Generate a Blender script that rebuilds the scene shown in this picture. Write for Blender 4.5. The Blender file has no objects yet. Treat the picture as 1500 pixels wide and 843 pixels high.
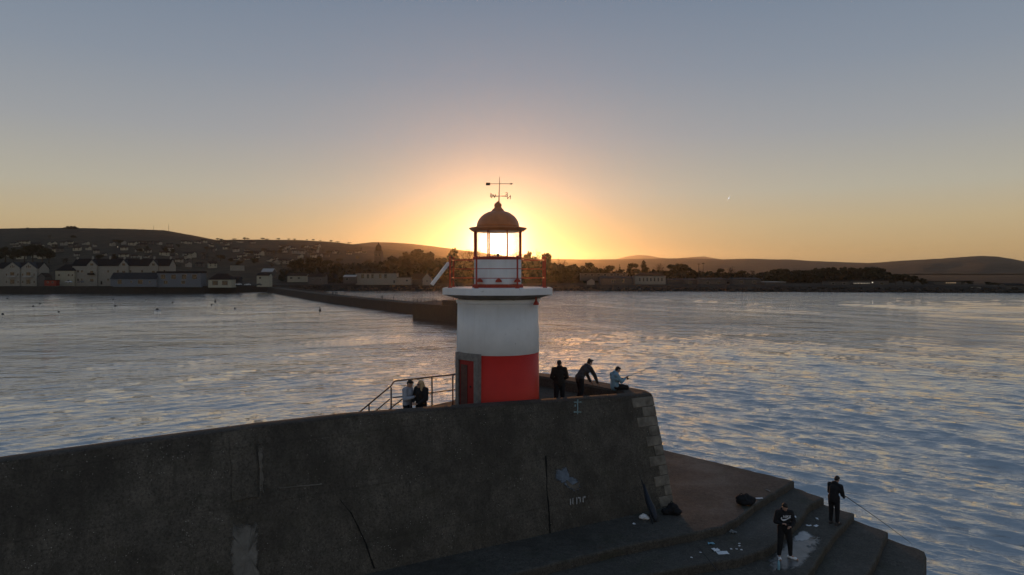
import bpy, bmesh, math, random
import numpy as np
from mathutils import Vector, Matrix, noise as mnoise

random.seed(7)
rng = np.random.default_rng(11)
sc = bpy.context.scene
COL = sc.collection
CAMZ = 14.5          # camera height above the water
HY = 400.0           # the level line of sight in the photograph
R = math.radians
PI = math.pi


def P(px, py, d):
    """The world point seen at (px, py) of the photograph at distance d."""
    return Vector(((px - 750) / 1000 * d, d, CAMZ - (py - HY) / 1000 * d))


def G(px, py, z):
    """The point on the level plane z that is seen at (px, py)."""
    d = (CAMZ - z) * 1000 / (py - HY)
    return Vector(((px - 750) / 1000 * d, d, z))


def lerp(a, b, t):
    return a + (b - a) * t


def interp(x, pts):
    if x <= pts[0][0]:
        return pts[0][1]
    for (x0, y0), (x1, y1) in zip(pts, pts[1:]):
        if x <= x1:
            t = (x - x0) / (x1 - x0)
            return y0 + (y1 - y0) * t
    return pts[-1][1]


# ---------------------------------------------------------------- materials
class NT:
    def __init__(self, name):
        self.m = bpy.data.materials.new(name)
        self.m.use_nodes = True
        self.t = self.m.node_tree
        self.b = self.t.nodes['Principled BSDF']
        self.out = self.t.nodes['Material Output']
        self.tc = self.t.nodes.new('ShaderNodeTexCoord')

    def n(self, typ, **kw):
        nd = self.t.nodes.new(typ)
        for k, v in kw.items():
            setattr(nd, k, v)
        return nd

    def l(self, a, b):
        self.t.links.new(a, b)

    def mapping(self, scale=(1, 1, 1), src='Object'):
        mp = self.n('ShaderNodeMapping')
        mp.inputs['Scale'].default_value = scale
        self.l(self.tc.outputs[src], mp.inputs[0])
        return mp.outputs[0]

    def noise(self, scale, detail=4, rough=.55, vec=None, dist=0):
        nd = self.n('ShaderNodeTexNoise')
        nd.inputs['Scale'].default_value = scale
        nd.inputs['Detail'].default_value = detail
        nd.inputs['Roughness'].default_value = rough
        nd.inputs['Distortion'].default_value = dist
        self.l(vec if vec is not None else self.tc.outputs['Object'], nd.inputs['Vector'])
        return nd.outputs['Fac']

    def ramp(self, fac, stops):
        nd = self.n('ShaderNodeValToRGB')
        e = nd.color_ramp.elements
        while len(e) < len(stops):
            e.new(.5)
        for el, (p, c) in zip(e, stops):
            el.position = p
            el.color = tuple(c) + (1,) if len(c) == 3 else c
        self.l(fac, nd.inputs[0])
        return nd.outputs[0]

    def mix(self, fac, a, b, mode='MIX'):
        nd = self.n('ShaderNodeMix', data_type='RGBA', blend_type=mode)
        for sock, v in ((nd.inputs['Factor'], fac), (nd.inputs['A'], a), (nd.inputs['B'], b)):
            if isinstance(v, (int, float)):
                sock.default_value = v
            elif isinstance(v, tuple):
                sock.default_value = v + (1,) if len(v) == 3 else v
            else:
                self.l(v, sock)
        return nd.outputs['Result']

    def math(self, op, a, b=0.0):
        nd = self.n('ShaderNodeMath', operation=op)
        for s, v in ((nd.inputs[0], a), (nd.inputs[1], b)):
            if isinstance(v, (int, float)):
                s.default_value = v
            else:
                self.l(v, s)
        return nd.outputs[0]

    def bump(self, h, strength=.3, dist=.02, normal=None):
        nd = self.n('ShaderNodeBump')
        nd.inputs['Strength'].default_value = strength
        nd.inputs['Distance'].default_value = dist
        self.l(h, nd.inputs['Height'])
        if normal is not None:
            self.l(normal, nd.inputs['Normal'])
        self.l(nd.outputs[0], self.b.inputs['Normal'])
        return nd.outputs[0]


def set_in(b, k, v):
    if k in b.inputs:
        b.inputs[k].default_value = v


def simple(name, col, rough=.7, metal=0.0, var=.25, scale=6.0, bump=.1, bd=.01, spec=.4):
    """A plain paint, cloth or stone: base colour with worn light and dark patches."""
    a = NT(name)
    f = a.noise(scale, 5, .6)
    lo = tuple(c * (1 - var) for c in col)
    hi = tuple(min(1, c * (1 + var)) for c in col)
    a.l(a.ramp(f, [(.3, lo), (.7, hi)]), a.b.inputs['Base Color'])
    set_in(a.b, 'Roughness', rough)
    set_in(a.b, 'Metallic', metal)
    set_in(a.b, 'Specular IOR Level', spec)
    if bump:
        a.bump(a.noise(scale * 6, 3), bump, bd)
    return a.m


def concrete(name, lo, hi, speck=.25, courses=0.0, wet=0.0, moss=(.035, .04, .02), vs=14, bleach=False):
    a = NT(name)
    big = a.noise(.45, 6, .62)
    mid = a.noise(3.2, 6, .65, dist=.4)
    fine = a.noise(17, 5, .75)
    c = a.ramp(big, [(.28, lo), (.55, tuple((x + y) / 2 for x, y in zip(lo, hi))), (.8, hi)])
    c = a.mix(a.ramp(mid, [(.45, (0, 0, 0)), (.8, (.5,) * 3)]), c, tuple(x * 1.4 for x in hi))
    c = a.mix(a.ramp(a.noise(44, 3, .8), [(.56, (0, 0, 0)), (.74, (.8,) * 3)]), c, tuple(x * 2.0 for x in hi))
    c = a.mix(a.ramp(fine, [(.34, (.8,) * 3), (.55, (0, 0, 0))]), c, tuple(x * .4 for x in lo))
    green = a.noise(.8, 5, .6, vec=a.mapping((1, 1, 2.5)))
    c = a.mix(a.ramp(green, [(.55, (0, 0, 0)), (.75, (.6,) * 3)]), c, moss)
    # run-down streaks
    st = a.noise(1.0, 4, .6, vec=a.mapping((5, 5, .35)))
    c = a.mix(a.ramp(st, [(.5, (0, 0, 0)), (.72, (.45,) * 3)]), c, tuple(x * .45 for x in lo))
    if courses:
        w = a.n('ShaderNodeTexWave', bands_direction='Z', wave_profile='SAW')
        w.inputs['Scale'].default_value = courses
        w.inputs['Distortion'].default_value = .5
        w.inputs['Detail'].default_value = 3
        a.l(a.tc.outputs['Object'], w.inputs['Vector'])
        c = a.mix(a.ramp(w.outputs['Fac'], [(.0, (.35,) * 3), (.035, (0, 0, 0))]), c, tuple(x * .4 for x in lo))
    if bleach:
        # salt bloom and worn lime, thicker where the spray strikes low on the wall
        sz = a.n('ShaderNodeSeparateXYZ')
        a.l(a.tc.outputs['Object'], sz.inputs[0])
        mr = a.n('ShaderNodeMapRange')
        for k_, v_ in (('From Min', 2.6), ('From Max', -.2), ('To Min', -.12), ('To Max', .1)):
            mr.inputs[k_].default_value = v_
        a.l(sz.outputs['Z'], mr.inputs['Value'])
        bl = a.math('ADD', a.noise(2.1, 8, .72, dist=.5), mr.outputs[0])
        c = a.mix(a.ramp(bl, [(.54, (0, 0, 0)), (.66, (.75,) * 3)]), c, (.21, .2, .175))
        bl2 = a.math('ADD', a.noise(.6, 6, .65), a.math('MULTIPLY', mr.outputs[0], -.6))
        c = a.mix(a.ramp(bl2, [(.5, (0, 0, 0)), (.68, (.6,) * 3)]), c, (.034, .03, .024))
    # pale pebbles and shell chips in the mix
    v = a.n('ShaderNodeTexVoronoi')
    v.inputs['Scale'].default_value = vs
    v.inputs['Randomness'].default_value = 1
    a.l(a.tc.outputs['Object'], v.inputs['Vector'])
    cl = a.noise(1.1, 4, .6)
    pick = a.n('ShaderNodeSeparateColor')
    a.l(v.outputs['Color'], pick.inputs[0])
    thr = a.math('MULTIPLY', a.ramp(pick.outputs[0], [(.72, (0, 0, 0)), (.9, (1, 1, 1))]), .2)
    thr = a.math('MULTIPLY', thr, a.ramp(cl, [(.42, (.15,) * 3), (.62, (1, 1, 1))]))
    dot = a.math('LESS_THAN', v.outputs['Distance'], thr)
    c = a.mix(a.math('MULTIPLY', dot, speck), c, (.5, .48, .42))
    a.l(c, a.b.inputs['Base Color'])
    rough = a.ramp(big, [(.35, (.9 - wet,) * 3), (.6, (.93,) * 3)])
    a.l(rough, a.b.inputs['Roughness'])
    set_in(a.b, 'Specular IOR Level', .3)
    h = a.math('ADD', a.math('MULTIPLY', mid, .6), a.math('MULTIPLY', fine, .4))
    a.bump(h, .55, .03)
    return a.m


def paint(name, col, streak, rough=.5):
    a = NT(name)
    c = a.mix(a.ramp(a.noise(1.3, 5, .6), [(.3, (0, 0, 0)), (.75, (1, 1, 1))]), col, tuple(x * .84 for x in col))
    st = a.noise(1.0, 5, .62, vec=a.mapping((6, 6, .45)))
    c = a.mix(a.ramp(st, [(.52, (0, 0, 0)), (.8, (.25,) * 3)]), c, streak)
    ch = a.noise(7, 6, .7)
    c = a.mix(a.ramp(ch, [(.66, (0, 0, 0)), (.72, (.7,) * 3)]), c, tuple(x * .6 for x in streak))
    a.l(c, a.b.inputs['Base Color'])
    set_in(a.b, 'Roughness', rough)
    set_in(a.b, 'Specular IOR Level', .35)
    a.bump(a.math('ADD', a.noise(9, 5, .65), a.math('MULTIPLY', ch, .5)), .3, .02)
    return a.m


def fading(name, lo, hi, rough=.85, spec=.3, scale=6):
    """Paint, lime or damp that thins out in patches towards its edge."""
    a = NT(name)
    a.l(a.ramp(a.noise(scale, 5, .65), [(.3, lo), (.7, hi)]), a.b.inputs['Base Color'])
    set_in(a.b, 'Roughness', rough)
    set_in(a.b, 'Specular IOR Level', spec)
    at = a.n('ShaderNodeAttribute', attribute_name='fade')
    f = a.math('ADD', a.math('MULTIPLY', at.outputs['Fac'], 1.15), a.math('MULTIPLY', a.math('SUBTRACT', a.noise(scale * 1.6, 6, .7), .5), 1.9))
    a.l(a.ramp(f, [(.2, (0, 0, 0)), (.5, (.6,) * 3), (.85, (1, 1, 1))]), a.b.inputs['Alpha'])
    a.bump(a.noise(scale * 5, 4), .25, .01)
    return a.m


M = {}
M['wall'] = concrete('wall_concrete', (.07, .062, .051), (.14, .124, .1), speck=.95, courses=.22, moss=(.06, .056, .036), vs=22, bleach=True)
M['cope'] = concrete('coping_concrete', (.05, .04, .032), (.1, .08, .062), speck=.3)
M['step'] = concrete('step_concrete', (.05, .045, .038), (.1, .09, .075), speck=.35, wet=.35)
M['deck'] = concrete('deck_concrete', (.05, .038, .026), (.09, .07, .05), speck=.2)
M['quoin'] = simple('quoin_granite', (.175, .155, .125), .85, var=.5, scale=3, bump=.4, bd=.02)
M['render'] = fading('lime_render', (.105, .098, .085), (.2, .188, .165), scale=4)
M['litterdim'] = simple('dull_litter', (.22, .22, .21), .85, var=.4, scale=8)
M['render_dim'] = fading('worn_render', (.085, .076, .062), (.16, .145, .122), scale=6)
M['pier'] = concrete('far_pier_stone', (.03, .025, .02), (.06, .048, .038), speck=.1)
M['white'] = paint('white_tower_paint', (.82, .81, .79), (.52, .47, .4))
M['corbel'] = simple('shade_brown_corbel_render', (.2, .165, .125), .8, var=.3, scale=3, bump=.2)  # brown carries the shade beneath the gallery slab
M['red'] = paint('red_tower_paint', (.6, .024, .011), (.36, .03, .02))
M['doorred'] = paint('red_door_paint', (.3, .012, .01), (.16, .012, .01))
M['redrail'] = simple('red_rail_paint', (.36, .04, .018), .4, var=.2, scale=12, bump=0)
M['dome'] = simple('glare_lifted_dome_paint', (.55, .19, .06), .36, var=.15, scale=3, bump=.1)  # base colour lightened to orange to stand in for sun glare
M['surround'] = simple('door_surround_stone', (.2, .185, .17), .8, var=.25, scale=6, bump=.3)
M['reveal'] = simple('door_reveal', (.1, .045, .035), .8, var=.25, scale=6)
M['iron'] = simple('dark_iron', (.03, .027, .025), .5, .4, var=.3, scale=20, bump=0)
M['rust'] = simple('weathered_rail_steel', (.13, .08, .055), .6, .3, var=.4, scale=14, bump=.1)
M['whitemetal'] = simple('white_panel_metal', (.78, .78, .78), .4, var=.06, scale=8, bump=0)
M['cell'] = simple('solar_cells', (.01, .014, .03), .15, var=.2, scale=20, bump=0)
M['skin'] = simple('skin', (.42, .25, .18), .55, var=.1, scale=18, bump=0)
M['blackcloth'] = simple('black_cloth', (.012, .012, .014), .9, var=.3, scale=14, bump=.3, bd=.01)
M['browncloth'] = simple('dark_brown_cloth', (.02, .015, .012), .9, var=.3, scale=14, bump=.3, bd=.01)
M['greycloth'] = simple('pale_grey_cloth', (.3, .32, .37), .85, var=.15, scale=9, bump=.3, bd=.01)
M['darkgrey'] = simple('dark_grey_cloth', (.05, .045, .045), .9, var=.3, scale=10, bump=.3, bd=.01)
M['bluecloth'] = simple('light_blue_cloth', (.2, .33, .42), .85, var=.15, scale=9, bump=.3, bd=.01)
M['navy'] = simple('navy_cloth', (.02, .025, .04), .8, var=.3, scale=10, bump=.2)
M['darkhair'] = simple('dark_hair', (.016, .011, .008), .6, var=.4, scale=40, bump=.4, bd=.01)
M['blond'] = simple('blond_hair', (.42, .29, .15), .55, var=.3, scale=40, bump=.4, bd=.01)
M['whiteshoe'] = simple('white_leather', (.8, .82, .84), .5, var=.05, scale=12, bump=0)
M['print'] = simple('white_print', (.75, .76, .78), .6, var=.05, scale=12, bump=0)
M['plastic'] = simple('black_plastic', (.01, .01, .011), .3, var=.2, scale=12, bump=0)
M['screen'] = simple('phone_glass', (.01, .01, .012), .1, var=.2, scale=12, bump=0)
M['paper'] = simple('white_litter', (.7, .72, .74), .7, var=.08, scale=12, bump=.2)
M['bluelitter'] = simple('blue_litter', (.2, .4, .5), .6, var=.15, scale=12, bump=.2)
M['umbrella'] = simple('navy_umbrella', (.02, .024, .034), .6, var=.3, scale=8, bump=.2)
M['wetpale'] = fading('pale_wet_concrete', (.22, .23, .24), (.38, .39, .4), .3, .6, 3)
M['film'] = fading('damp_concrete', (.055, .055, .054), (.15, .15, .148), .32, .6, 3.2)
M['paintblue'] = fading('faded_blue_paint', (.09, .11, .14), (.18, .22, .27), scale=5)
M['painttag'] = fading('pale_tag_paint', (.25, .25, .25), (.42, .42, .42), scale=9)
M['paintteal'] = fading('pale_teal_paint', (.15, .22, .23), (.26, .36, .37), scale=9)
M['crack'] = simple('crack_dark', (.006, .006, .005), .95, var=.3, scale=12, bump=0)
M['slate'] = simple('roof_slate', (.016, .015, .016), .9, var=.3, scale=1.2, bump=.1, spec=.1)
M['slateblue'] = simple('blue_grey_roofing', (.03, .033, .037), .85, var=.2, scale=1.2, bump=.1, spec=.1)
M['tile'] = simple('brown_roof_tile', (.035, .024, .019), .9, var=.3, scale=1.0, bump=.1, spec=.1)
M['housewhite'] = simple('house_white', (.26, .238, .195), .8, var=.1, scale=.8, bump=0)
M['housecream'] = simple('house_cream', (.33, .3, .22), .8, var=.1, scale=.8, bump=0)
M['housegrey'] = simple('house_grey', (.085, .076, .068), .85, var=.15, scale=.8, bump=0)
M['houseblue'] = simple('house_blue_grey', (.12, .128, .138), .8, var=.12, scale=.8, bump=0)
M['houseyellow'] = simple('house_yellow', (.55, .46, .26), .8, var=.12, scale=.8, bump=0)
M['stone'] = simple('church_stone', (.07, .06, .05), .85, var=.3, scale=1.5, bump=.2)
M['glassdark'] = simple('window_glass', (.015, .017, .02), .12, var=.2, scale=1, bump=0, spec=.6)
M['frame'] = simple('window_frame', (.3, .29, .27), .5, var=.1, scale=3, bump=0)
M['carred'] = simple('red_shed_boards', (.22, .03, .015), .7, var=.15, scale=2, bump=0)
M['carwhite'] = simple('white_car_paint', (.6, .62, .64), .3, var=.05, scale=2, bump=0)
M['cardark'] = simple('dark_car_paint', (.03, .035, .04), .3, var=.1, scale=2, bump=0)
M['bark'] = simple('bark', (.05, .038, .028), .9, var=.3, scale=3, bump=.3)
M['buoy'] = simple('dark_buoy', (.03, .025, .022), .6, var=.3, scale=2, bump=0)
M['hull'] = simple('boat_hull', (.5, .5, .5), .5, var=.2, scale=2, bump=0)


def leafmat(name, lo, hi):
    a = NT(name)
    f = a.noise(.55, 3, .6)
    a.l(a.ramp(f, [(.3, lo), (.7, hi)]), a.b.inputs['Base Color'])
    set_in(a.b, 'Roughness', .85)
    set_in(a.b, 'Specular IOR Level', .2)
    return a.m


M['leaf'] = leafmat('leaf_green', (.014, .016, .007), (.032, .032, .014))
M['leafdark'] = leafmat('leaf_dark', (.01, .012, .006), (.022, .024, .011))
M['leafbrown'] = leafmat('twig_brown', (.025, .018, .011), (.045, .033, .02))

# lit things: a lamp and a lit window in the town
a = NT('lit_lamp')
set_in(a.b, 'Base Color', (1, .85, .6, 1))
set_in(a.b, 'Emission Color', (1, .86, .66, 1))
set_in(a.b, 'Emission Strength', .9)
M['lit'] = a.m
a = NT('lit_window')
set_in(a.b, 'Base Color', (.8, .6, .35, 1))
set_in(a.b, 'Emission Color', (1, .62, .32, 1))
set_in(a.b, 'Emission Strength', .22)
M['litwin'] = a.m

a = NT('white_feather')
a.t.nodes.remove(a.b)
tl = a.n('ShaderNodeBsdfTranslucent')
df = a.n('ShaderNodeBsdfDiffuse')
tl.inputs[0].default_value = df.inputs[0].default_value = (.95, .95, .95, 1)
mx = a.n('ShaderNodeAddShader')
a.l(tl.outputs[0], mx.inputs[0])
a.l(df.outputs[0], mx.inputs[1])
a.l(mx.outputs[0], a.out.inputs[0])
M['feather'] = a.m

# lantern panes: clear glass with a film of salt
a = NT('salted_glass')
a.t.nodes.remove(a.b)
tr = a.n('ShaderNodeBsdfTransparent')
tl = a.n('ShaderNodeBsdfTranslucent')
tl.inputs[0].default_value = (.9, .88, .84, 1)
gl = a.n('ShaderNodeBsdfGlossy')
gl.inputs['Roughness'].default_value = .05
mx = a.n('ShaderNodeMixShader')
f = a.noise(5, 5, .65)
a.l(a.ramp(f, [(.35, (.02,) * 3), (.75, (.1,) * 3)]), mx.inputs[0])
a.l(tr.outputs[0], mx.inputs[1])
a.l(tl.outputs[0], mx.inputs[2])
mx2 = a.n('ShaderNodeMixShader')
fr = a.n('ShaderNodeFresnel')
fr.inputs[0].default_value = 1.3
a.l(fr.outputs[0], mx2.inputs[0])
a.l(mx.outputs[0], mx2.inputs[1])
a.l(gl.outputs[0], mx2.inputs[2])
a.l(mx2.outputs[0], a.out.inputs[0])
M['glass'] = a.m


# hillsides: fields, hedges and heath
def hillmat(name, lo, hi, hedge):
    a = NT(name)
    big = a.noise(.004, 5, .6)
    c = a.ramp(big, [(.3, lo), (.7, hi)])
    v = a.n('ShaderNodeTexVoronoi', feature='DISTANCE_TO_EDGE')
    v.inputs['Scale'].default_value = .011
    a.l(a.mapping((1, .55, 0)), v.inputs['Vector'])
    c = a.mix(a.ramp(v.outputs[0], [(.02, (1, 1, 1)), (.06, (0, 0, 0))]), c, hedge)
    v2 = a.n('ShaderNodeTexVoronoi')
    v2.inputs['Scale'].default_value = .011
    a.l(a.mapping((1, .55, 0)), v2.inputs['Vector'])
    sp = a.n('ShaderNodeSeparateColor')
    a.l(v2.outputs['Color'], sp.inputs[0])
    c = a.mix(a.math('MULTIPLY', sp.outputs[0], .5), c, tuple(x * 1.5 for x in hi))
    small = a.noise(.05, 4, .65)
    c = a.mix(a.ramp(small, [(.42, (.8,) * 3), (.6, (0, 0, 0))]), c, hedge)
    a.l(c, a.b.inputs['Base Color'])
    set_in(a.b, 'Roughness', .95)
    set_in(a.b, 'Specular IOR Level', .1)
    return a.m


M['hill'] = hillmat('hill_fields', (.02, .016, .009), (.045, .035, .018), (.009, .008, .005))
M['hillfar'] = hillmat('far_hill_heath', (.025, .02, .016), (.045, .036, .027), (.016, .013, .010))
M['land'] = hillmat('shore_ground', (.02, .017, .012), (.042, .035, .025), (.012, .010, .008))


# ---------------------------------------------------------------- mesh helpers
class MB:
    """Collects faces with material slots and links them as ONE mesh object."""

    def __init__(self):
        self.bm = bmesh.new()

    def face(self, pts, mi=0):
        vs = [self.bm.verts.new(p) for p in pts]
        f = self.bm.faces.new(vs)
        f.material_index = mi
        return f

    def box(self, lo, hi, mi=0, mat=None):
        x0, y0, z0 = lo
        x1, y1, z1 = hi
        p = [Vector(q) for q in ((x0, y0, z0), (x1, y0, z0), (x1, y1, z0), (x0, y1, z0),
                                 (x0, y0, z1), (x1, y0, z1), (x1, y1, z1), (x0, y1, z1))]
        if mat is not None:
            p = [mat @ q for q in p]
        vs = [self.bm.verts.new(q) for q in p]
        for idx in ((3, 2, 1, 0), (4, 5, 6, 7), (0, 1, 5, 4), (1, 2, 6, 5), (2, 3, 7, 6), (3, 0, 4, 7)):
            f = self.bm.faces.new([vs[i] for i in idx])
            f.material_index = mi
        return vs

    def prism(self, poly, z0, z1, mi=0, mi_top=None):
        n = len(poly)
        a = [self.bm.verts.new((p[0], p[1], z0)) for p in poly]
        b = [self.bm.verts.new((p[0], p[1], z1)) for p in poly]
        f = self.bm.faces.new(b)
        f.material_index = mi if mi_top is None else mi_top
        f = self.bm.faces.new(a[::-1])
        f.material_index = mi
        for i in range(n):
            j = (i + 1) % n
            f = self.bm.faces.new((a[i], a[j], b[j], b[i]))
            f.material_index = mi

    def tube(self, pts, r, seg=8, mi=0, r2=None, cap=True):
        pts = [Vector(p) for p in pts]
        n = len(pts)
        rings = []
        for i, p in enumerate(pts):
            d = (pts[min(i + 1, n - 1)] - pts[max(i - 1, 0)]).normalized()
            up = Vector((0, 0, 1)) if abs(d.z) < .95 else Vector((1, 0, 0))
            s = d.cross(up).normalized()
            t = s.cross(d)
            rr = r if r2 is None else lerp(r, r2, i / max(1, n - 1))
            if isinstance(r, (list, tuple)):
                rr = r[i]
            rings.append([self.bm.verts.new(p + (s * math.cos(2 * PI * k / seg) + t * math.sin(2 * PI * k / seg)) * rr)
                          for k in range(seg)])
        for A, B in zip(rings, rings[1:]):
            for k in range(seg):
                f = self.bm.faces.new((A[k], A[(k + 1) % seg], B[(k + 1) % seg], B[k]))
                f.material_index = mi
                f.smooth = True
        if cap:
            f = self.bm.faces.new(rings[0][::-1])
            f.material_index = mi
            f = self.bm.faces.new(rings[-1])
            f.material_index = mi

    def lathe(self, prof, seg=32, mi=0, c=(0, 0), a0=0.0, smooth=True, cap=True):
        rings = []
        for r, z in prof:
            rings.append([self.bm.verts.new((c[0] + r * math.cos(a0 + 2 * PI * k / seg), c[1] + r * math.sin(a0 + 2 * PI * k / seg), z))
                          for k in range(seg)])
        for A, B in zip(rings, rings[1:]):
            for k in range(seg):
                f = self.bm.faces.new((A[k], A[(k + 1) % seg], B[(k + 1) % seg], B[k]))
                f.material_index = mi
                f.smooth = smooth
        if cap:
            for rg, rev in ((rings[0], True), (rings[-1], False)):
                f = self.bm.faces.new(rg[::-1] if rev else rg)
                f.material_index = mi

    def capsule(self, a, b, ra, rb, seg=10):
        a, b = Vector(a), Vector(b)
        d = b - a
        L = d.length
        if L < 1e-5:
            d, L = Vector((0, 0, 1)), 0
        else:
            d = d / L
        up = Vector((0, 0, 1)) if abs(d.z) < .9 else Vector((1, 0, 0))
        s = d.cross(up).normalized()
        t = s.cross(d)
        prof = [(ra * math.sin(x), -ra * math.cos(x), 0) for x in (0.02, PI / 8, PI / 4, 3 * PI / 8, PI / 2)]
        prof += [(rb * math.cos(x), rb * math.sin(x), 1) for x in (0, PI / 8, PI / 4, 3 * PI / 8, PI / 2 - .02)]
        rings = []
        for r, h, e in prof:
            o = (b if e else a) + d * h
            rings.append([self.bm.verts.new(o + (s * math.cos(2 * PI * k / seg) + t * math.sin(2 * PI * k / seg)) * r) for k in range(seg)])
        for A, B in zip(rings, rings[1:]):
            for k in range(seg):
                self.bm.faces.new((A[k], A[(k + 1) % seg], B[(k + 1) % seg], B[k]))
        self.bm.faces.new(rings[0][::-1])
        self.bm.faces.new(rings[-1])

    def ellipsoid(self, c, r, rot=None, mi=0, seg=14, rings=9, smooth=True):
        c = Vector(c)
        rot = rot or Matrix.Identity(3)
        rr = []
        for i in range(1, rings):
            th = PI * i / rings
            rr.append([self.bm.verts.new(c + rot @ Vector((r[0] * math.sin(th) * math.cos(2 * PI * k / seg),
                                                            r[1] * math.sin(th) * math.sin(2 * PI * k / seg),
                                                            -r[2] * math.cos(th)))) for k in range(seg)])
        b = self.bm.verts.new(c + rot @ Vector((0, 0, -r[2])))
        t = self.bm.verts.new(c + rot @ Vector((0, 0, r[2])))
        fs = []
        for A, B in zip(rr, rr[1:]):
            for k in range(seg):
                fs.append(self.bm.faces.new((A[k], A[(k + 1) % seg], B[(k + 1) % seg], B[k])))
        for k in range(seg):
            fs.append(self.bm.faces.new((b, rr[0][(k + 1) % seg], rr[0][k])))
            fs.append(self.bm.faces.new((t, rr[-1][k], rr[-1][(k + 1) % seg])))
        for f in fs:
            f.material_index = mi
            f.smooth = smooth

    def bevel(self, w, seg=2, angle=R(40)):
        es = [e for e in self.bm.edges if len(e.link_faces) == 2 and e.calc_face_angle(0) > angle]
        bmesh.ops.bevel(self.bm, geom=es, offset=w, segments=seg, affect='EDGES', profile=.6, clamp_overlap=True)

    def mesh(self, name, mats):
        me = bpy.data.meshes.new(name)
        self.bm.normal_update()
        self.bm.to_mesh(me)
        self.bm.free()
        for m in (mats if isinstance(mats, (list, tuple)) else [mats]):
            me.materials.append(m)
        return me

    def build(self, name, mats, parent=None, loc=None):
        return link(name, self.mesh(name, mats), parent, loc)


def link(name, me, parent=None, loc=None):
    """Meshes are made in world coordinates; a part keeps them under its thing."""
    o = bpy.data.objects.new(name, me)
    COL.objects.link(o)
    if parent is not None:
        o.parent = parent
        wm = world_of(parent)
        o.matrix_parent_inverse = wm.inverted()
    if loc is not None:
        o.location = loc
    return o


def world_of(o):
    m = o.matrix_basis.copy()
    if o.parent is not None:
        m = world_of(o.parent) @ o.matrix_parent_inverse @ m
    return m


def tag(o, label=None, cat=None, group=None, kind=None):
    if label:
        o['label'] = label
    if cat:
        o['category'] = cat
    if group:
        o['group'] = group
    if kind:
        o['kind'] = kind
    return o


def thing(name, label, cat, loc=(0, 0, 0), group=None, rz=0.0):
    o = bpy.data.objects.new(name, None)
    o.empty_display_size = .3
    o.location = loc
    o.rotation_euler = (0, 0, rz)
    COL.objects.link(o)
    return tag(o, label, cat, group)


def local(name, me, parent):
    """A part whose mesh is already in its thing's own coordinates."""
    o = bpy.data.objects.new(name, me)
    COL.objects.link(o)
    o.parent = parent
    return o


def copy_tree(src, loc, rz=0.0, s=(1, 1, 1), label=None, group=None):
    o = src.copy()
    COL.objects.link(o)
    o.location = loc
    o.rotation_euler = (0, 0, rz)
    o.scale = s
    if label:
        o['label'] = label
    if group:
        o['group'] = group
    for ch in list(src.children):
        c = ch.copy()
        COL.objects.link(c)
        c.parent = o
        for g in list(ch.children):
            d = g.copy()
            COL.objects.link(d)
            d.parent = c
    return o


# ---------------------------------------------------------------- camera, sky, sun, air
cam = bpy.data.cameras.new('camera')
co = bpy.data.objects.new('camera', cam)
COL.objects.link(co)
sc.camera = co
cam.lens = 24
cam.sensor_width = 36
cam.shift_y = -(421.5 - HY) / 1500
cam.clip_start = .1
cam.clip_end = 40000
co.location = (0, 0, CAMZ)
co.rotation_euler = (R(90), 0, 0)

SUN_EL, SUN_AZ = 2.4, -1.26       # degrees; azimuth from +Y, west positive to the right
wd = bpy.data.worlds.new('World')
sc.world = wd
wd.use_nodes = True
nt = wd.node_tree
bg = nt.nodes['Background']
sky = nt.nodes.new('ShaderNodeTexSky')
sky.sky_type = 'NISHITA'
sky.sun_disc = False
sky.sun_elevation = R(SUN_EL)
sky.sun_rotation = R(SUN_AZ)
sky.air_density = 1.0
sky.dust_density = .55
sky.ozone_density = 3.0
gm = nt.nodes.new('ShaderNodeGamma')
gm.inputs[1].default_value = .67
nt.links.new(sky.outputs[0], gm.inputs[0])
vm = nt.nodes.new('ShaderNodeVectorMath')
vm.operation = 'MULTIPLY'
vm.inputs[1].default_value = (1.58, 1.42, 1.38)
nt.links.new(gm.outputs[0], vm.inputs[0])
# the bright sky close round the low sun
tcw = nt.nodes.new('ShaderNodeTexCoord')
dt_ = nt.nodes.new('ShaderNodeVectorMath')
dt_.operation = 'DOT_PRODUCT'
nrmz = nt.nodes.new('ShaderNodeVectorMath')
nrmz.operation = 'NORMALIZE'
nt.links.new(tcw.outputs['Generated'], nrmz.inputs[0])
nt.links.new(nrmz.outputs[0], dt_.inputs[0])
_az, _el = R(SUN_AZ), R(SUN_EL)
dt_.inputs[1].default_value = (math.sin(_az) * math.cos(_el), math.cos(_az) * math.cos(_el), math.sin(_el))


def wmath(op, a_, b_=0.0):
    nd = nt.nodes.new('ShaderNodeMath')
    nd.operation = op
    for so_, v_ in ((nd.inputs[0], a_), (nd.inputs[1], b_)):
        if isinstance(v_, (int, float)):
            so_.default_value = v_
        else:
            nt.links.new(v_, so_)
    return nd.outputs[0]


ang_ = wmath('ARCCOSINE', wmath('MINIMUM', dt_.outputs['Value'], .9999999))
# the evening sky's own layers by elevation, all round
sx_ = nt.nodes.new('ShaderNodeSeparateXYZ')
nt.links.new(nrmz.outputs[0], sx_.inputs[0])
elv = wmath('MULTIPLY', wmath('ARCSINE', sx_.outputs['Z']), 1 / R(45))
rp_ = nt.nodes.new('ShaderNodeValToRGB')


def s2l(*c_):
    return tuple((x / 255 / 12.92 if x / 255 < .04045 else ((x / 255 + .055) / 1.055) ** 2.4) for x in c_)


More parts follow.
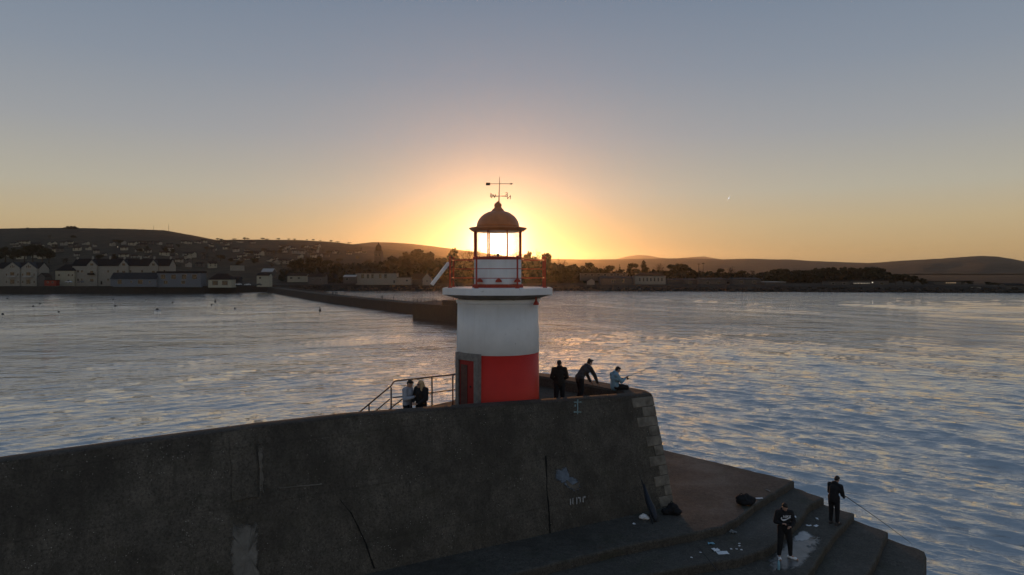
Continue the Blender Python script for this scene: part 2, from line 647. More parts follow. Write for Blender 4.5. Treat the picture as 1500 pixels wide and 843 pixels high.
lay = [(0.0, (180, 150, 106)), (1.6, (194, 163, 114)), (4.0, (192, 173, 136)), (6.5, (180, 175, 158)), (11, (156, 159, 162)), (16, (135, 145, 158)), (22, (116, 131, 150)), (45, (94, 114, 138))]
els = rp_.color_ramp.elements
while len(els) < len(lay):
    els.new(.5)
for e_, (deg, c_) in zip(els, lay):
    e_.position = deg / 45
    e_.color = s2l(*c_) + (1,)
nt.links.new(elv, rp_.inputs[0])
lay_s = nt.nodes.new('ShaderNodeVectorMath')
lay_s.operation = 'SCALE'
lay_s.inputs['Scale'].default_value = 1 / .15
nt.links.new(rp_.outputs[0], lay_s.inputs[0])
mx_ = nt.nodes.new('ShaderNodeMix')
mx_.data_type = 'VECTOR'
mx_.inputs['Factor'].default_value = .97
nt.links.new(vm.outputs[0], mx_.inputs['A'])
nt.links.new(lay_s.outputs[0], mx_.inputs['B'])
acc = mx_.outputs['Result']
for sig, amp, colr in ((.8, 70.0, (1, .9, .7)), (1.9, 2.6, (1, .68, .2)), (6, .3, (1, .62, .3))):
    e_ = wmath('EXPONENT', wmath('MULTIPLY', ang_, -1 / R(sig)))
    sc_ = nt.nodes.new('ShaderNodeVectorMath')
    sc_.operation = 'SCALE'
    sc_.inputs[0].default_value = tuple(c_ * amp for c_ in colr)
    nt.links.new(e_, sc_.inputs['Scale'])
    ad_ = nt.nodes.new('ShaderNodeVectorMath')
    nt.links.new(acc, ad_.inputs[0])
    nt.links.new(sc_.outputs[0], ad_.inputs[1])
    acc = ad_.outputs[0]
nt.links.new(acc, bg.inputs[0])
bg.inputs[1].default_value = .15

sl = bpy.data.lights.new('sun', 'SUN')
sl.energy = 1.6
sl.angle = R(.53)
sl.color = (1, .42, .12)
so = bpy.data.objects.new('sun', sl)
COL.objects.link(so)
az, el = R(SUN_AZ), R(SUN_EL)
sdir = Vector((math.sin(az) * math.cos(el), math.cos(az) * math.cos(el), math.sin(el)))
so.rotation_euler = sdir.to_track_quat('Z', 'Y').to_euler()
so.location = (0, 60, 60)

sc.view_settings.view_transform = 'Standard'
sc.view_settings.look = 'None'
sc.view_settings.exposure = 0
sc.view_settings.gamma = 1
sc.view_settings.use_curve_mapping = False
sc.cycles.use_denoising = True
sc.cycles.max_bounces = 8
sc.cycles.transparent_max_bounces = 16
sc.cycles.volume_bounces = 1
sc.cycles.sample_clamp_indirect = 6

hz = MB()
hz.box((-11000, -900, -1), (11000, 13500, 395))
hm = bpy.data.materials.new('haze_air')
hm.use_nodes = True
ht = hm.node_tree
ht.nodes.remove(ht.nodes['Principled BSDF'])
pv = ht.nodes.new('ShaderNodeVolumePrincipled')
pv.inputs['Color'].default_value = (.95, .88, .8, 1)
pv.inputs['Density'].default_value = 3.2e-5
pv.inputs['Anisotropy'].default_value = .88
ht.links.new(pv.outputs[0], ht.nodes['Material Output'].inputs['Volume'])
tag(hz.build('haze', hm), kind='stuff')

# ---------------------------------------------------------------- sea
SHORE = [(-900, 433), (-200, 431), (0, 430), (100, 430), (300, 429.5), (385, 427.6), (480, 426.6), (560, 426.2), (650, 426), (760, 426),
         (850, 426.7), (1000, 427.3), (1250, 428.6), (1500, 430), (1700, 431.5), (2300, 434)]


def shore_d(px):
    return CAMZ * 1000 / (interp(px, SHORE) - HY)


def build_sea():
    fine = np.linspace(-43, 43, 1100)
    ang = np.concatenate([np.linspace(-180, -44, 70), fine, np.linspace(44, 179, 70)])
    inv = np.linspace(1 / 21.0, 1 / 760.0, 820)
    rad = np.concatenate([[2.5, 7, 11, 14, 17, 19], 1 / inv])
    A, Rr = np.meshgrid(np.radians(ang), rad)
    X = Rr * np.sin(A)
    Y = Rr * np.cos(A)
    dr = np.gradient(rad)[:, None] * np.ones_like(A)
    dt = np.gradient(np.radians(ang))[None, :] * Rr
    H = np.zeros_like(X)
    wr = 1 / (1 + np.exp(-(X - 6) / 9.0))          # open sea to the right, harbour to the left
    DX = np.zeros_like(X)
    DY = np.zeros_like(X)
    for side in (0, 1):
        w = wr if side else 1 - wr
        main = R(42) if side else R(128)
        for i in range(110):
            lam = math.exp(rng.uniform(math.log(.45), math.log(5.0 if side else 4.0)))
            th = main + rng.normal(0, .34 if lam < 2 else .2)
            k = 2 * PI / lam
            kx, ky = k * math.cos(th), k * math.sin(th)
            slope = (.03 if side else .016) * rng.uniform(.5, 1.4)
            if lam > 3:
                slope *= .6
            amp = slope / k
            samp = np.maximum(np.abs(dr * math.sin(th)) + np.abs(dr * math.cos(th) * np.sin(A)), np.abs(dt * math.cos(th)))
            band = np.clip((lam / (samp + 1e-6) - 2.2) / 2.5, 0, 1)
            ph = kx * X + ky * Y + rng.uniform(0, 2 * PI)
            H += amp * np.cos(ph) * band * w
            q = 1.0 * amp * np.sin(ph) * band * w
            DX -= q * math.cos(th)
            DY -= q * math.sin(th)
    # long swells: bent round the pier head into the harbour
    for (lam, th, amp, side) in ((24, 129, .10, 0), (31, 126, .08, 0), (17, 133, .05, 0), (26, 33, .12, 1), (19, 40, .08, 1), (38, 30, .12, 1)):
        th = R(th)
        k = 2 * PI / lam
        w = wr if side else 1 - wr
        warp = 1.4 * np.sin(X * .021 + Y * .013 + lam) + .8 * np.sin(X * .05 - Y * .033 + 2 * lam)
        ph = k * (math.cos(th) * X + math.sin(th) * Y) + warp
        grp = .6 + .4 * np.sin(X * .011 + Y * .017 + lam)
        H += amp * np.cos(ph) * w * grp
    Z = H
    X = X + np.clip(DX, -.3, .3)
    Y = Y + np.clip(DY, -.3, .3)
    nr, na = X.shape
    verts = np.stack([X.ravel(), Y.ravel(), Z.ravel()], 1)
    idx = np.arange(nr * na).reshape(nr, na)
    nxt = np.roll(idx, -1, axis=1)
    q = np.stack([idx[:-1].ravel(), idx[1:].ravel(), nxt[1:].ravel(), nxt[:-1].ravel()], 1)
    # winding: facing up
    me = bpy.data.meshes.new('sea')
    me.vertices.add(len(verts))
    me.vertices.foreach_set('co', verts.ravel().astype(np.float32))
    q = q[:, ::1]
    me.loops.add(q.size)
    me.loops.foreach_set('vertex_index', q.ravel().astype(np.int32))
    me.polygons.add(len(q))
    me.polygons.foreach_set('loop_start', np.arange(0, q.size, 4, dtype=np.int32))
    me.polygons.foreach_set('use_smooth', np.ones(len(q), dtype=bool))
    me.update()
    me.validate()
    bm = bmesh.new()
    bm.from_mesh(me)
    bm.normal_update()
    up = sum(f.normal.z for f in list(bm.faces)[::5000] or [])
    if up < 0:
        bmesh.ops.reverse_faces(bm, faces=bm.faces)
        bm.to_mesh(me)
    bm.free()
    a = NT('sea_water')
    set_in(a.b, 'Base Color', (.07, .078, .076, 1))
    set_in(a.b, 'Roughness', .05)
    set_in(a.b, 'IOR', 2.3)
    set_in(a.b, 'Specular IOR Level', .9)
    # wind patches: where the ripples stand higher
    patch = a.noise(.018, 4, .6, vec=a.mapping((1, 1.6, 0)))
    pw = a.ramp(patch, [(.32, (.45,) * 3), (.68, (1, 1, 1))])
    def along(deg, sx_, sy_):
        """Coordinates stretched along the crests of waves that run in direction deg."""
        r_ = a.n('ShaderNodeMapping')
        r_.inputs['Rotation'].default_value = (0, 0, R(-deg))
        a.l(a.tc.outputs['Object'], r_.inputs[0])
        q_ = a.n('ShaderNodeMapping')
        q_.inputs['Scale'].default_value = (sx_, sy_, 0)
        a.l(r_.outputs[0], q_.inputs[0])
        return q_.outputs[0]

    sx = a.n('ShaderNodeSeparateXYZ')
    a.l(a.tc.outputs['Object'], sx.inputs[0])
    open_ = a.n('ShaderNodeMapRange')
    open_.interpolation_type = 'SMOOTHSTEP'
    for k_, v_ in (('From Min', -15), ('From Max', 25), ('To Min', 0), ('To Max', 1.0)):
        open_.inputs[k_].default_value = v_
    a.l(sx.outputs['X'], open_.inputs['Value'])
    nl_ = a.noise(.46, 6, .5, vec=along(112, 1.35, .6), dist=.25)
    nr_ = a.noise(.46, 6, .5, vec=along(55, 1.35, .6), dist=.25)
    big = a.mix(open_.outputs[0], nl_, nr_)
    small = a.noise(2.4, 4, .62, vec=a.mapping((.75, 1.2, 0)), dist=.3)
    h = a.math('ADD', a.math('MULTIPLY', big, 1.0), a.math('MULTIPLY', small, .1))
    wide = a.noise(.1, 4, .55, vec=along(80, 1.2, .65), dist=.3)
    h = a.math('ADD', h, a.math('MULTIPLY', wide, 2.4))
    h = a.math('MULTIPLY', h, pw)
    # the harbour on the left lies in the pier's lee
    lee = a.n('ShaderNodeMapRange')
    lee.interpolation_type = 'SMOOTHSTEP'
    for k_, v_ in (('From Min', -25), ('From Max', 30), ('To Min', .6), ('To Max', 1.0)):
        lee.inputs[k_].default_value = v_
    a.l(sx.outputs['X'], lee.inputs['Value'])
    h = a.math('MULTIPLY', h, lee.outputs[0])
    bn = a.bump(h, 1.0, .75)
    set_in(a.b, 'Coat Weight', 1.0)
    set_in(a.b, 'Coat IOR', 3.0)
    set_in(a.b, 'Coat Roughness', .05)
    a.l(bn, a.b.inputs['Coat Normal'])
    me.materials.append(a.m)
    o = bpy.data.objects.new('sea', me)
    COL.objects.link(o)
    tag(o, kind='structure')


build_sea()

# ---------------------------------------------------------------- land and hills
LANDZ = 4.6


def build_land():
    mb = MB()
    xs = list(range(-900, 2320, 20))
    prof = [(0, -1.2), (4, .6), (14, 2.2), (22, 4.2), (40, LANDZ), (110, LANDZ + .6), (400, 8), (1500, 12), (5000, 16), (13000, 18)]
    rows = []
    for px in xs:
        d0 = shore_d(px)
        row = []
        for (o, z) in prof:
            d = d0 + o
            if o > 400:
                d = 560 + o
            jit = mnoise.noise(Vector((px * .03, o * .1, 3))) * min(2.0, o * .08)
            row.append(mb.bm.verts.new(((px - 750) / 1000 * d, d + jit, z + .25 * mnoise.noise(Vector((px * .05, o, 9))))))
        rows.append(row)
    for A, B in zip(rows, rows[1:]):
        for i in range(len(prof) - 1):
            f = mb.bm.faces.new((A[i], B[i], B[i + 1], A[i + 1]))
            f.smooth = True
    tag(mb.build('land', M['land']), kind='structure')


build_land()

HILLS = []


class Hill:
    def __init__(self, crest, dc, db, zb, mat, step=6, rough=4.0, seed=1, p=1.25):
        self.crest, self.dc, self.db, self.zb, self.p = crest, dc, db, zb, p
        mb = MB()
        x0, x1 = crest[0][0], crest[-1][0]
        xs = np.arange(x0, x1 + .1, step)
        ts = [0, .1, .2, .3, .4, .5, .6, .7, .8, .9, .96, 1.0, 1.08, 1.2, 1.45]
        rows = []
        for px in xs:
            zc = self.zc(px)
            row = []
            for t in ts:
                d = lerp(db, dc, t)
                z = self.zt(zc, t)
                nz = mnoise.fractal(Vector((px * .012, t * 3, seed)), 1.0, 2.0, 4) * rough * math.sin(min(1, t) * PI)
                if abs(t - 1) < .05:
                    nz = mnoise.noise(Vector((px * .25, seed, 0))) * rough * .16
                row.append(mb.bm.verts.new(((px - 750) / 1000 * d, d, z + nz)))
            rows.append(row)
        for A, B in zip(rows, rows[1:]):
            for i in range(len(ts) - 1):
                f = mb.bm.faces.new((A[i], B[i], B[i + 1], A[i + 1]))
                f.smooth = True
        tag(mb.build('hills', mat), kind='structure')

    def zc(self, px):
        return CAMZ + (HY - interp(px, self.crest)) / 1000 * self.dc

    def zt(self, zc, t):
        if t <= 1:
            return self.zb + (zc - self.zb) * (1 - (1 - t) ** self.p if False else t ** self.p)
        return zc - (zc - self.zb) * ((t - 1) / .45) ** 1.5 * .9

    def at(self, px, py):
        """The point of this hillside seen at (px, py)."""
        best, bd = None, 1e9
        zc = self.zc(px)
        for i in range(201):
            t = i / 200
            d = lerp(self.db, self.dc, t)
            z = self.zt(zc, t)
            y = HY + (CAMZ - z) / d * 1000
            if abs(y - py) < bd:
                bd, best = abs(y - py), Vector(((px - 750) / 1000 * d, d, z))
        return best


hillA = Hill([(-420, 342), (-200, 338), (0, 335.3), (60, 334), (115, 334.3), (180, 335.5), (240, 337.5), (255, 340), (285, 345.5), (318, 352), (360, 351.2),
              (440, 352), (490, 355), (520, 358.5), (560, 364), (600, 369), (650, 376), (720, 384), (800, 392), (880, 400), (960, 407)],
             1750, 640, 5.0, M['hill'], rough=5, seed=2)
Hill([(400, 376), (450, 366), (500, 360), (545, 355), (575, 355.5), (600, 357), (650, 363), (690, 368.5), (740, 375), (800, 381), (860, 388), (920, 396)],
     3600, 2000, 10, M['hillfar'], rough=9, seed=5)
Hill([(700, 388), (760, 382.5), (805, 379.3), (850, 380.3), (905, 380), (960, 379), (1000, 378.6), (1060, 380.2), (1100, 379.2), (1150, 380.8), (1200, 383),
      (1240, 384.6), (1290, 386), (1350, 391), (1420, 397)], 5200, 2200, 12, M['hillfar'], rough=14, seed=7)
Hill([(1120, 398), (1180, 392), (1240, 387.2), (1290, 384.6), (1320, 382.2), (1380, 379), (1410, 376.6), (1437, 375), (1460, 376), (1480, 379), (1500, 383),
      (1560, 388), (1700, 386), (1900, 390), (2200, 396)], 3900, 1500, 12, M['hillfar'], rough=10, seed=9)
Hill([(840, 388), (880, 383.5), (905, 379.4), (918, 376), (935, 373.8), (950, 374.6), (965, 377.6), (985, 379.4), (1000, 378), (1015, 376.8), (1032, 376), (1046, 378.4),
      (1070, 382), (1110, 384), (1145, 380), (1160, 380.2), (1180, 382), (1215, 384.8), (1260, 386)], 11500, 7000, 18, M['hillfar'], rough=25, seed=12, step=4)


# ---------------------------------------------------------------- trees
def leaf_cloud(mb, blobs, n, size, rnd, flat=.75):
    tot = sum(b[1][0] * b[1][1] * b[1][2] for b in blobs)
    for c, r in blobs:
        k = max(8, int(n * r[0] * r[1] * r[2] / tot))
        for _ in range(k):
            v = Vector((rnd.gauss(0, 1), rnd.gauss(0, 1), rnd.gauss(0, 1))).normalized()
            q = rnd.random() ** .42
            p = Vector(c) + Vector((v.x * r[0], v.y * r[1], v.z * r[2])) * q * rnd.uniform(.86, 1.1)
            s = size * rnd.uniform(.55, 1.3)
            nrm = (v + Vector((rnd.gauss(0, .7), rnd.gauss(0, .7), rnd.gauss(0, .7)))).normalized()
            u = nrm.cross(Vector((rnd.random(), rnd.random(), rnd.random() + .1))).normalized()
            w = nrm.cross(u)
            m = rnd.randint(3, 5)
            mb.face([p + (u * math.cos(2 * PI * i / m) + w * math.sin(2 * PI * i / m) * flat) * s * rnd.uniform(.7, 1.25) for i in range(m)])


def tree_meshes(kind, seed):
    """Unit trees 10 m tall: trunk with limbs, and the crown."""
    rnd = random.Random(seed)
    t, c = MB(), MB()
    lean = Vector((rnd.uniform(-.3, .3), rnd.uniform(-.3, .3), 0))
    if kind == 'broad':
        t.tube([(0, 0, -.5), (0, 0, 1.2), lean * .5 + Vector((0, 0, 3)), lean + Vector((0, 0, 6.5))], [.42, .32, .26, .08], 7)
        blobs = []
        for i in range(10):
            a = rnd.uniform(0, 2 * PI)
            rr = rnd.uniform(.6, 3.0)
            z = rnd.uniform(3.2, 8.3)
            q = Vector((math.cos(a) * rr, math.sin(a) * rr, z))
            t.tube([lean * .5 + Vector((0, 0, 2.4 + z * .15)), q], .15, 5, r2=.04)
            s = rnd.uniform(1.1, 1.9)
            blobs.append((q, (s, s, s * .85)))
        blobs.append((Vector((0, 0, 8.2)), (1.4, 1.4, 1.5)))
        leaf_cloud(c, blobs, 1300, .5, rnd)
    elif kind == 'oval':
        t.tube([(0, 0, -.5), (0, 0, 3), (0, 0, 8)], [.4, .3, .08], 7)
        blobs = [(Vector((rnd.uniform(-.5, .5), rnd.uniform(-.5, .5), z)), (w, w, 1.5)) for z, w in ((1.8, 1.9), (3.3, 2.5), (5, 2.6), (6.8, 2.0), (8.4, 1.2))]
        leaf_cloud(c, blobs, 1200, .5, rnd)
    elif kind == 'conifer':
        t.tube([(0, 0, -.5), (0, 0, 5), (0, 0, 9.6)], [.3, .2, .04], 6)
        blobs = [(Vector((rnd.uniform(-.2, .2), rnd.uniform(-.2, .2), z)), (w, w, .9)) for z, w in ((1.5, 1.7), (3, 1.6), (4.5, 1.3), (6, 1.05), (7.5, .75), (9, .4))]
        leaf_cloud(c, blobs, 460, .36, rnd)
    else:                                                            # bare winter tree: limbs and twig sprays
        t.tube([(0, 0, -.5), (0, 0, 2), lean + Vector((0, 0, 5))], [.4, .3, .18], 7)
        tw = []
        for i in range(14):
            a = rnd.uniform(0, 2 * PI)
            rr = rnd.uniform(.8, 3.2)
            z = rnd.uniform(5, 9.8) - rr * .35
            b0 = Vector((0, 0, rnd.uniform(2, 4.6)))
            q = Vector((math.cos(a) * rr, math.sin(a) * rr, z))
            mid = b0.lerp(q, .5) + Vector((0, 0, .5))
            t.tube([b0, mid, q], .13, 5, r2=.04)
            for _ in range(7):
                e = q + Vector((rnd.gauss(0, .9), rnd.gauss(0, .9), rnd.uniform(-.2, 1.2)))
                c.tube([mid.lerp(q, rnd.uniform(.2, 1)), e], .035, 3, r2=.015)
                tw.append(e)
        leaf_cloud(c, [(e, (.55, .55, .5)) for e in tw], 300, .14, rnd)
    mt = t.mesh('trunk', M['bark'])
    mc = c.mesh('crown', {'broad': M['leaf'], 'oval': M['leafdark'], 'conifer': M['leafdark'], 'bare': M['leafbrown']}[kind])
    return mt, mc


TREE = {}
for kind, n in (('broad', 5), ('oval', 2), ('conifer', 2), ('bare', 3)):
    TREE[kind] = [tree_meshes(kind, 100 + i * 7 + len(kind)) for i in range(n)]
NAMES = {'broad': 'broadleaf_tree', 'oval': 'evergreen_tree', 'conifer': 'conifer_tree', 'bare': 'bare_tree'}


def tree(kind, base, h, w, label, group=None, rnd=random):
    mt, mc = rnd.choice(TREE[kind])
    o = thing(NAMES[kind], label, 'tree', base, group, rnd.uniform(0, 6.28))
    s = h / 10.0
    o.scale = (w / 6.6, w / 6.6, s) if kind != 'conifer' else (w / 3.4, w / 3.4, s)
    local('trunk', mt, o)
    local('crown', mc, o)
    return o


def ptree(kind, px, top, wpx, base, d, label, group=None):
    b = P(px, base, d)
    return tree(kind, b, (base - top) / 1000 * d, wpx / 1000 * d, label, group)


LR = 'low round tree in the belt of trees along the shore right of the lighthouse'
for (k, px, top, w, base, d, lab, g) in [
    ('broad', 613, 364.5, 36, 405, 700, 'wide dense dark tree beyond the long white harbour building', None),
    ('broad', 594, 367.5, 22, 405, 702, 'tree forming the left shoulder of the dark clump beside the church tower', None),
    ('broad', 632, 368, 20, 405, 705, 'tree at the right end of the dark clump nearest the lighthouse panel', None),
    ('broad', 573, 374, 22, 405, 690, 'low bushy tree at the foot of the domed church tower', None),
    ('broad', 665, 362, 20, 408, 680, 'tall round tree just left of the lighthouse lantern', None),
    ('bare', 684, 365, 18, 408, 682, 'thin leafless tree close to the left edge of the lantern', None),
    ('bare', 700, 367, 18, 408, 690, 'leafless tree seen through the left lantern pane', None),
    ('bare', 757, 368, 16, 408, 690, 'leafless tree seen through the right lantern pane', None),
    ('broad', 775, 366.5, 20, 408, 690, 'round tree directly right of the lantern', None),
    ('bare', 789, 368, 18, 408, 680, 'leafless tree between two round trees right of the lantern', None),
    ('broad', 802, 368.5, 16, 408, 684, 'round open tree above the right gallery rail post', None),
    ('bare', 822, 380, 18, 410, 660, 'spindly leafless tree right of the gallery rail', None),
    ('broad', 840, 386.5, 20, 411, 650, LR, 'round trees along the right shore'),
    ('broad', 861, 384, 22, 411, 655, LR, 'round trees along the right shore'),
    ('conifer', 885, 389.5, 6, 408, 640, 'small narrow conifer behind the long flat building', None),
    ('broad', 893, 388, 14, 408, 650, LR, 'round trees along the right shore'),
    ('conifer', 908, 387, 7, 408, 640, 'slim pointed conifer left of the dark oval evergreen', None),
    ('broad', 925, 385, 17, 408, 650, LR, 'round trees along the right shore'),
    ('oval', 944, 381.5, 15, 408, 630, 'dense dark oval evergreen standing tallest behind the white pedimented building', None),
    ('bare', 964, 387, 22, 410, 650, 'spreading leafless tree right of the dark oval evergreen', None),
    ('broad', 993, 386, 30, 411, 660, 'widest round tree behind the grey industrial roofs', None),
    ('broad', 1010, 391, 18, 411, 655, LR, 'round trees along the right shore'),
    ('broad', 1054, 393, 14, 410, 640, LR, 'round trees along the right shore'),
    ('bare', 1070, 391.5, 14, 410, 650, 'pale leafless tree above the grey industrial roofs', None),
    ('broad', 1086, 396, 16, 410, 640, LR, 'round trees along the right shore'),
    ('bare', 1104, 396.5, 10, 410, 640, 'small leafless tree at the end of the industrial roofs', None),
    ('bare', 1118, 398, 10, 410, 640, 'smallest leafless tree right of the industrial roofs', None),
]:
    ptree(k, px, top, w, base, d, lab, g)
rt = random.Random(5)
for i in range(34):                                                  # wood behind the right shore
    px = 1128 + i * 5.1 + rt.uniform(-2, 2)
    top = interp(px, [(1120, 397), (1147, 393), (1160, 395), (1180, 395), (1200, 391.5), (1215, 389.5), (1250, 390), (1262, 391), (1275, 389), (1290, 391), (1300, 398), (1320, 400), (1350, 405)]) + rt.uniform(-.5, 2.2)
    ptree('broad' if rt.random() < .8 else 'oval', px, top, rt.uniform(10, 17), 412.5, rt.uniform(640, 720),
          'dark tree in the dense wood behind the right shore', 'trees of the wood behind the right shore')
for (px, top, w) in ((1312, 400.5, 16), (1324, 401, 14), (1338, 403.5, 14), (1351, 407, 12), (1408, 411.5, 12), (1419, 411, 14), (1447, 412.6, 10), (1458, 414, 10), (1470, 415, 12)):
    ptree('broad', px, top, w, 419, 560, 'low dark shrub tree on the far right shore', 'shrub trees on the far right shore')
for (px, top, w, base, d) in ((8, 360, 20, 384, 900), (20, 362, 16, 384, 900), (36, 359, 18, 384, 900), (48, 357, 22, 384, 910), (62, 362, 18, 385, 900), (72, 366, 14, 385, 890)):
    ptree('broad', px, top, w, base, d, 'dark tree in the clump above the twin gabled house', 'dark trees above the twin gabled house')
ptree('oval', 167, 371.5, 15, 392, 700, 'dark evergreen rising behind the white terrace roofs', None)
for (px, top, w, base, d) in ((430, 381, 16, 402, 720), (441, 378, 18, 402, 720), (454, 376, 18, 402, 720), (468, 374, 14, 402, 720), (479, 380, 16, 402, 720), (492, 384, 16, 404, 710), (508, 387, 18, 404, 710), (527, 386, 18, 404, 710), (545, 385, 18, 404, 710)):
    ptree('broad', px, top, w, base, d, 'dark garden tree behind the low houses by the pier root', 'dark garden trees behind the pier root')
for px, w in ((94, 8), (99, 9), (104, 10), (109, 9), (113, 8)):
    b = hillA.at(px, 335.2) - Vector((0, 0, 2.5))
    tree('oval', b, 9.5 if 97 < px < 111 else 6, w * 1.75, 'tree of the small copse crowning the left hill', 'copse on the left hilltop')
tree('broad', hillA.at(41, 335.6), 3.5, 7, 'lone bush on the skyline left of the hilltop copse')
rt = random.Random(21)
for i in range(60):                                                  # gardens and hedges of the hillside town
    px = rt.uniform(60, 560)
    py = rt.uniform(interp(px, hillA.crest) + 14, 396)
    b = hillA.at(px, py)
    tree('broad' if rt.random() < .7 else 'bare', b, rt.uniform(6, 11), rt.uniform(7, 13), 'garden tree among the houses on the left hillside', 'trees among the hillside houses')
for i in range(16):                                                  # hedgerow trees on the ridge right of the hill
    px = 316 + i * 13 + rt.uniform(-5, 5)
    tree('broad', hillA.at(px, interp(px, hillA.crest) + .2), rt.uniform(3, 6), rt.uniform(6, 12), 'small hedgerow tree on the low ridge skyline', 'hedgerow trees on the ridge')

# undergrowth that fills the belt between the trees
mb = MB()
rw = random.Random(3)
for i in range(15000):
    px = rw.choice((rw.uniform(410, 880), rw.uniform(800, 1310), rw.uniform(1120, 1300), rw.uniform(560, 830)))
    d = rw.uniform(625, 720)
    top = interp(px, [(410, 396), (470, 390), (560, 384), (600, 380), (700, 381), (790, 383), (830, 391), (900, 397), (1000, 399), (1100, 402), (1200, 399), (1290, 400), (1310, 406)])
    z1 = CAMZ + (HY - top) / 1000 * d
    z = lerp(5.2, z1, rw.random() ** 1.0) + rw.gauss(0, .5)
    p = Vector(((px - 750) / 1000 * d, d, z))
    s = rw.uniform(.9, 2.6)
    u = Vector((rw.gauss(0, 1), rw.gauss(0, .6), rw.gauss(0, .7))).normalized()
    w_ = u.cross(Vector((rw.gauss(0, 1), rw.gauss(0, 1), rw.gauss(0, 1)))).normalized()
    mb.face([p + (u * math.cos(2 * PI * k / 5) + w_ * math.sin(2 * PI * k / 5)) * s * rw.uniform(.6, 1.2) for k in range(5)])
# low earth bank the belt grows on
bank = MB()
rows_ = []
for px in range(400, 1330, 6):
    top = interp(px, [(400, 410), (430, 402), (470, 396), (560, 391), (600, 388), (700, 388), (790, 390), (830, 397), (900, 403), (1000, 405), (1100, 407), (1200, 404), (1290, 405), (1310, 410), (1330, 414)])
    zt_ = CAMZ + (HY - top) / 1000 * 690 + mnoise.noise(Vector((px * .13, 2, 1))) * 1.0
    rows_.append([bank.bm.verts.new(((px - 750) / 1000 * d, d, z)) for d, z in ((632, 4.9), (650, lerp(4.9, zt_, .45)), (690, zt_), (735, 5.2))])
for A, B in zip(rows_, rows_[1:]):
    for i in range(3):
        f_ = bank.bm.faces.new((A[i], B[i], B[i + 1], A[i + 1]))
        f_.smooth = True
tag(bank.build('land', M['land']), kind='structure')
tag(mb.build('undergrowth', M['leafdark']), 'dark undergrowth and hedges filling the belt behind the shore', 'undergrowth', kind='stuff')


# ---------------------------------------------------------------- buildings
def win_part(root, x, y, z, w, h, name='window', lit=False, ny=-1):
    """A window in a wall that faces -Y (own coordinates of the house)."""
    f = MB()
    f.box((x - w / 2, y - .10, z), (x + w / 2, y + .06, z + h))
    fo = local(name, f.mesh(name, M['frame']), root)
    g = MB()
    g.box((x - w / 2 + .1, y - .13, z + .1), (x + w / 2 - .1, y - .104, z + h - .1))
    local('pane', g.mesh('pane', M['litwin'] if lit else M['glassdark']), fo)


def gable_roof(mb, x0, x1, y0, y1, z, h, along='x', over=.35, th=.18):
    """Two pitched slabs with gable thickness."""
    if along == 'x':
        ym = (y0 + y1) / 2
        pts = [(y0 - over, z - over * h / (ym - y0)), (ym, z + h), (y1 + over, z - over * h / (ym - y0))]
        A = [Vector((x0 - over, p, q)) for p, q in pts] + [Vector((x0 - over, p, q - th)) for p, q in pts[::-1]]
        B = [Vector((x1 + over, p.y, p.z)) for p in A]
    else:
        xm = (x0 + x1) / 2
        pts = [(x0 - over, z - over * h / (xm - x0)), (xm, z + h), (x1 + over, z - over * h / (xm - x0))]
        A = [Vector((p, y0 - over, q)) for p, q in pts] + [Vector((p, y0 - over, q - th)) for p, q in pts[::-1]]
        B = [Vector((p.x, y1 + over, p.z)) for p in A]
    a = [mb.bm.verts.new(p) for p in A]
    b = [mb.bm.verts.new(p) for p in B]
    n = len(a)
    for i in range(n):
        j = (i + 1) % n
        mb.bm.faces.new((a[i], a[j], b[j], b[i]))
    for q in ((0, 1, 4, 5), (1, 2, 3, 4)):
        mb.bm.faces.new([a[i] for i in q][::-1])
        mb.bm.faces.new([b[i] for i in q])


def hip_roof(mb, x0, x1, y0, y1, z, h, over=.4):
    x0 -= over; x1 += over; y0 -= over; y1 += over
    k = (y1 - y0) / 2
    lo = [Vector((x0, y0, z)), Vector((x1, y0, z)), Vector((x1, y1, z)), Vector((x0, y1, z))]
    ra, rb = Vector((x0 + k, (y0 + y1) / 2, z + h)), Vector((x1 - k, (y0 + y1) / 2, z + h))
    for f in ((lo[0], lo[1], rb, ra), (lo[1], lo[2], rb), (lo[2], lo[3], ra, rb), (lo[3], lo[0], ra), (lo[3], lo[2], lo[1], lo[0])):
        mb.face(f)


def gable_wall(mb, x0, x1, y0, y1, z0, z1, h, along='x'):
    if along == 'x':
        ym = (y0 + y1) / 2
        sec = [(y0, z0), (y1, z0), (y1, z1), (ym, z1 + h), (y0, z1)]
        A = [Vector((x0, p, q)) for p, q in sec]
        B = [Vector((x1, p, q)) for p, q in sec]
    else:
        xm = (x0 + x1) / 2
        sec = [(x0, z0), (x1, z0), (x1, z1), (xm, z1 + h), (x0, z1)]
        A = [Vector((p, y0, q)) for p, q in sec]
        B = [Vector((p, y1, q)) for p, q in sec]
    a = [mb.bm.verts.new(p) for p in A]
    b = [mb.bm.verts.new(p) for p in B]
    for i in range(5):
        j = (i + 1) % 5
        mb.bm.faces.new((a[i], b[i], b[j], a[j]))
    mb.bm.faces.new(a)
    mb.bm.faces.new(b[::-1])


